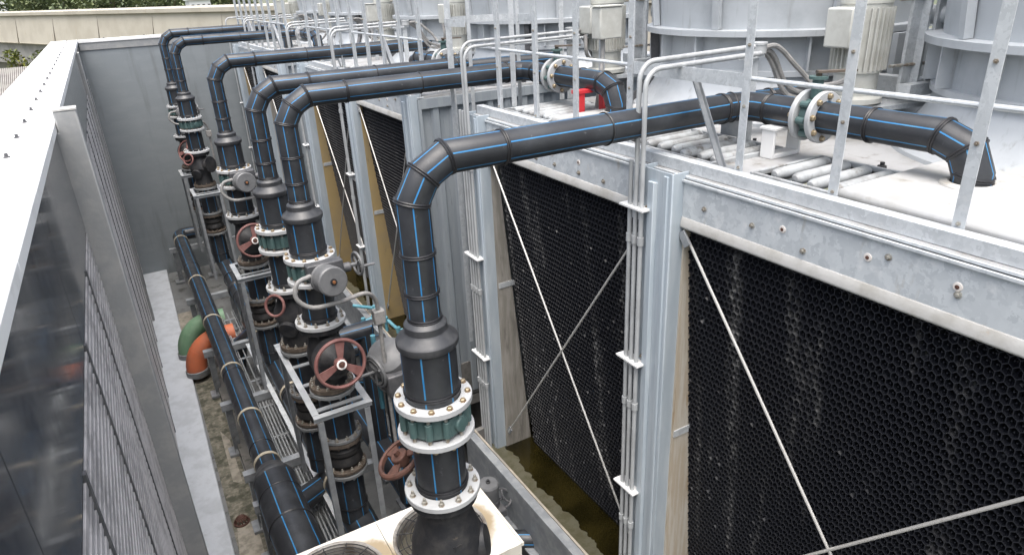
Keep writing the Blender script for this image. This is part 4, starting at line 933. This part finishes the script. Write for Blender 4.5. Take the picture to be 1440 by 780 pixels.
# ================================================================== CONDENSER
BX0, BX1, BY0, BY1, BZ = .12, 1.83, 3.34, 4.15, -3.82
cu = thing('condenser_unit', 'white condenser unit with two rust stained fan openings on top', 'condenser', ((BX0 + BX1) / 2, 3.75, G))
FC = [(.55, 3.75, BZ), (1.36, 3.75, BZ)]
WH = condenser_mat(FC)
import bmesh
b = MB()
for k, (cx, cy, cz) in enumerate(FC):         # top panels with round holes
    xa, xb = (BX0, .978) if k == 0 else (.982, BX1); n = 48; o = len(b.v); rr = .33
    rim = []; out = []
    for i in range(n):
        a = 2 * PI * i / n; dx, dy = math.cos(a), math.sin(a); rim.append(Vector((cx + rr * dx, cy + rr * dy, BZ)))
        tx = ((xb - cx) / dx if dx > 0 else (xa - cx) / dx) if abs(dx) > 1e-6 else 9; ty = ((BY1 - cy) / dy if dy > 0 else (BY0 - cy) / dy) if abs(dy) > 1e-6 else 9
        q = min(tx, ty); out.append(Vector((cx + q * dx, cy + q * dy, BZ)))
    for i in range(n):
        j = (i + 1) % n; b.poly([rim[i], out[i], out[j], rim[j]])
    for (px, py) in ((xa, BY0), (xa, BY1), (xb, BY0), (xb, BY1)):
        ds = sorted(range(n), key=lambda i: (out[i] - Vector((px, py, BZ))).length); i0, i1 = ds[0], ds[1]
        if (out[i0] - Vector((px, py, BZ))).length > 1e-5: b.poly([out[i0], Vector((px, py, BZ)), out[i1]])
b.build('top_panel', WH, cu)
b = MB(); z0 = -4.85; t_ = .01
b.box((BX0, BY0, z0), (BX1, BY0 + t_, BZ - .002)); b.box((BX0, BY1 - t_, z0), (BX1, BY1, BZ - .002)); b.box((BX0, BY0 + t_, z0), (BX0 + t_, BY1 - t_, BZ - .002)); b.box((BX1 - t_, BY0 + t_, z0), (BX1, BY1 - t_, BZ - .002)); b.box((BX0, BY0, z0 - .02), (BX1, BY1, z0)); b.build('casing', WHITEP, cu)
b = MB(); b.beam((BX1 + .012, BY0, BZ - .012), (BX1 + .012, BY1, BZ - .012), .02, .03); b.build('edge_trim', WHITEP, cu)
for k, (cx, cy, cz) in enumerate(FC):
    b = MB(); b.lathe([(.33, .0), (.345, .012), (.36, .012), (.36, .0), (.35, -.003), (.338, -.14), (.33, -.14), (.325, -.01)], (cx, cy, BZ + .004), n=56, closed=True)
    fr = b.build('fan_ring', mat('fan_ring_paint', (.3, .29, .27), .5, c2=(.16, .14, .12), scale=9) if k == 0 else bpy.data.materials['fan_ring_paint'], cu)
    b = MB()
    for rr in [.05 + .035 * i for i in range(9)]: b.torus((cx, cy, BZ + .035 - .1 * (rr / .33) ** 2 * .2), (0, 0, 1), rr, .0032, 40, 5)
    for i in range(12):
        a = i * PI / 6; b.tube([(cx + .05 * math.cos(a), cy + .05 * math.sin(a), BZ + .034), (cx + .34 * math.cos(a), cy + .34 * math.sin(a), BZ + .012)], .004, 5)
    b.build('fan_guard', IRON, fr)
    b = MB(); b.lathe([(.075, -.16), (.085, -.13), (.08, -.06), (0, -.04)], (cx, cy, BZ), n=24)
    for i in range(4):
        a = i * PI / 2 + .4; u = Vector((math.cos(a), math.sin(a), 0)); v = Vector((-u.y, u.x, 0))
        p = [Vector((cx, cy, BZ - .1)) + u * .07 + v * -.05 + Vector((0, 0, .03)), Vector((cx, cy, BZ - .1)) + u * .3 + v * -.13 + Vector((0, 0, .04)), Vector((cx, cy, BZ - .1)) + u * .31 + v * .1 + Vector((0, 0, -.04)), Vector((cx, cy, BZ - .1)) + u * .07 + v * .05 + Vector((0, 0, -.03))]
        b.extrude([(0, 0), (1, 0), (1, 1), (0, 1)], p[0], p[1] - p[0], p[3] - p[0], Vector((0, 0, -.004)))
    b.build('fan', DKGREY, fr)
for x in (BX0 + .1, BX1 - .1):
    for y in (BY0 + .06, BY1 - .06):
        b = MB(); b.box((x - .04, y - .04, G), (x + .04, y + .04, z0 - .02)); b.build('leg', GALVD, cu)

# ================================================================== CONDUITS
def conduits(label_stem, y, n, xend, jb, zt=-.46, zb=-4.45, flex_to=None, grp='conduits climbing the tower columns'):
    for k in range(n):
        yy = y + .05 * k; x = 2.46; rc = .1 + .0 * k; zz = zt + .035 * (k % 2)
        pts = [(x, yy, zb), (x, yy, -1.2), (x + .0, yy, -1.0), (x, yy, zz - rc)]
        pts += arc((x + rc, yy, zz - rc), PI, PI / 2, rc, (1, 0, 0), (0, 0, 1), 7)[1:]
        pts += [(xend - .03, yy - (.0 if k < 2 else .02), zz + .01)]
        if k >= 2: pts = pts[:3] + [(x, yy, -.96)]
        b = MB(); b.tube(pts, 0.0145 if n < 4 else .0125, 10)
        for z in (-1.45, -2.6, -3.6): b.cyl((x, yy, z), (x, yy, z + .05), .0205, n=10)
        tag(b.build('conduit', COND, ang=40), label_stem % ('nearest the camera', 'second from the camera', 'third from the camera', 'farthest from the camera')[k], 'conduit', grp)
    for z in (-1.22, -2.24, -3.26):
        c = MB(); c.extrude([(0, 0), (-.09, 0), (-.09, -.012), (-.012, -.012), (-.012, -.1), (0, -.1)], (2.515, y - .05, z), (1, 0, 0), (0, 0, 1), (0, .05 * n + .06, 0))
        tag(c.build('conduit_bracket', CAPM), ('upper', 'middle', 'lower')[(-1.22, -2.24, -3.26).index(z)] + ' white bracket ' + jb, 'bracket', 'white brackets holding conduits')
conduits('pale conduit beside the nearest tower column, %s of its set', 2.86, 3, 3.35, 'holding conduits at the nearest tower column')
conduits('pale conduit at the nearest tower\'s far corner, %s', 5.03, 4, 3.6, 'holding conduits at the far corner of the nearest tower')
conduits('pale conduit beside the middle tower column, %s of its set', 8.68, 2, 3.4, 'holding conduits at the middle tower column')
conduits('pale conduit at the middle tower\'s far corner, %s', 10.96, 2, 3.4, 'holding conduits at the far corner of the middle tower')
conduits('pale conduit beside the farthest tower column, %s of its set', 14.4, 2, 3.4, 'holding conduits at the farthest tower column')
conduits('pale conduit at the farthest tower\'s far corner, %s', 16.6, 1, 3.4, 'holding the conduit at the far corner of the farthest tower')
for (x, y, mx, my, lab) in ((3.37, 2.95, 4.1, 2.7, 'round junction box on its post before the nearest fan motor'), (3.62, 5.26, 3.9, 5.15, 'round junction box feeding the fan motor at the first gap'), (3.42, 8.7, 4.05, 8.45, 'round junction box on the middle tower deck'), (3.42, 10.98, 3.9, 10.9, 'round junction box at the far end of the middle tower'), (3.42, 14.42, 4.0, 14.2, 'round junction box on the farthest tower deck')):
    t = thing('junction_box', lab, 'junction box', (x, y, -1), 'round junction boxes on posts')
    b = MB(); b.lathe([(.05, 0), (.05, .05), (.054, .05), (.054, .062), (0, .064)], (x + .03, y, -.46), n=24); b.build('box', COND, t)
    b = MB(); b.box((x - .02, y - .005, -1.011), (x + .04, y + .005, -.48)); b.box((x - .16, y - .03, -.485), (x + .06, y + .04, -.465)); b.build('post', GALV, t)
    for k in range(3):
        b = MB(); b.tube(smooth([(x + .07, y - .01 + .02 * k, -.43), (x + .2, y - .01 + .02 * k, -.44 - .02 * k), (x + .36, y - .05 + .03 * k, -.58 - .03 * k), ((x + mx) / 2 + .1, (y + my) / 2, -.68 - .05 * k), (mx - .2, my - .05, -.72 + .1 * (k == 0)), (mx - .2, my - .03, -.46)] if k == 0 else [(x + .07, y - .01 + .02 * k, -.43), (x + .2, y + .02 * k, -.46 - .03 * k), (x + .34, y, -.64 - .05 * k), (x + .55, y - .1, -.78), (mx - .15, my + .1, -.92)]), .016, 8); b.build('flexible_conduit', FLEX, t)

# ================================================================== SMALL DECK THINGS
t = thing('pipe_support', 'white steel cradle standing under the pipe bend on the nearest deck', 'bracket', (3.3, 2.62, -1.01))
b = MB(); b.box((3.2, 2.6, -1.011), (3.22, 2.69, -.845)); b.box((3.42, 2.6, -1.011), (3.44, 2.69, -.845)); b.box((3.22, 2.6, -1.011), (3.42, 2.69, -.985)); b.build('cradle', CAPM, t, bevel=.004)
b = MB(); b.box((3.19, 2.59, -.844), (3.45, 2.7, -.832)); b.build('saddle', CAPM, t)
t = thing('pipe_support', 'bright red steel bracket under the drop pipe on the nearest deck', 'bracket', (3.2, 4.45, -1.01))
b = MB(); b.box((3.12, 4.42, -1.011), (3.19, 4.47, -.83)); b.build('leg', REDP, t, bevel=.003)
b = MB(); b.box((3.36, 4.42, -1.011), (3.43, 4.47, -.83)); b.build('leg', REDP, t, bevel=.003)
b = MB(); b.box((3.1, 4.41, -.829), (3.45, 4.48, -.8)); b.build('crossbar', REDP, t, bevel=.003)
for i, (x, y, lab) in enumerate(((3.45, 2.95, 'small black cap on the deck below the nearest pipe bend'), (3.5, 2.12, 'small black cap on the deck beside the cover bars'))):
    b = MB(); b.lathe([(.025, 0), (.022, .012), (.012, .014), (.012, .03), (0, .031)], (x, y, -1.011), n=12); tag(b.build('drain_plug', IRON), lab, 'cap')
for i, (x, y, lab) in enumerate(((3.75, 3.1, 'dark pipe lying behind the nearest pipe bend toward the fan stack'), (3.8, 6.5, 'dark pipe across the deck start of the middle tower'))):
    t = thing('deck_pipe', lab, 'pipe', (x, y, -1)); b = MB(); b.pipe([(x - .5, y + .1, -.8), (x + .6, y - .05, -.8)], .075, .3, ref=(0, 0, 1)); bead(b, (x, y + .03, -.8), (1, -.14, 0), .075, 2); b.build('pipe', PM, t)
    b = MB(); b.box((x - .3, y - .03, -1.011), (x - .24, y + .14, -.865)); b.build('cradle', GALVD, t)

# cream isolator boxes on the rail side of the fan motors, with their cables
for (x, y, z, lab) in ((3.55, 4.62, -.34, 'cream isolator box with diagonal mark beside the second fan motor'), (3.6, 10.3, -.34, 'cream isolator box on a stand on the middle tower'), (3.5, 15.9, -.3, 'cream isolator box on a stand near the far end wall')):
    t = thing('isolator_box', lab, 'electrical box', (x, y, -1.01), 'cream isolator boxes by the fan motors')
    b = MB(); b.box((x - .11, y - .06, z - .12), (x + .11, y + .06, z + .12)); b.build('box', CREAM, t, bevel=.012)
    b = MB(); b.box((x - .12, y - .068, z + .121), (x + .12, y + .07, z + .132)); b.build('rain_cap', CREAM, t, bevel=.003)
    b = MB(); b.box((x - .02, y + .061, -1.011), (x + .03, y + .08, z + .1)); b.build('stand', GALV, t)
    b = MB(); b.tube(smooth([(x - .04, y, z - .12), (x - .05, y - .01, z - .25), (x - .1, y - .05, z - .42), (x - .16, y - .08, -.99)]), .016, 8); b.build('flexible_conduit', FLEX, t)
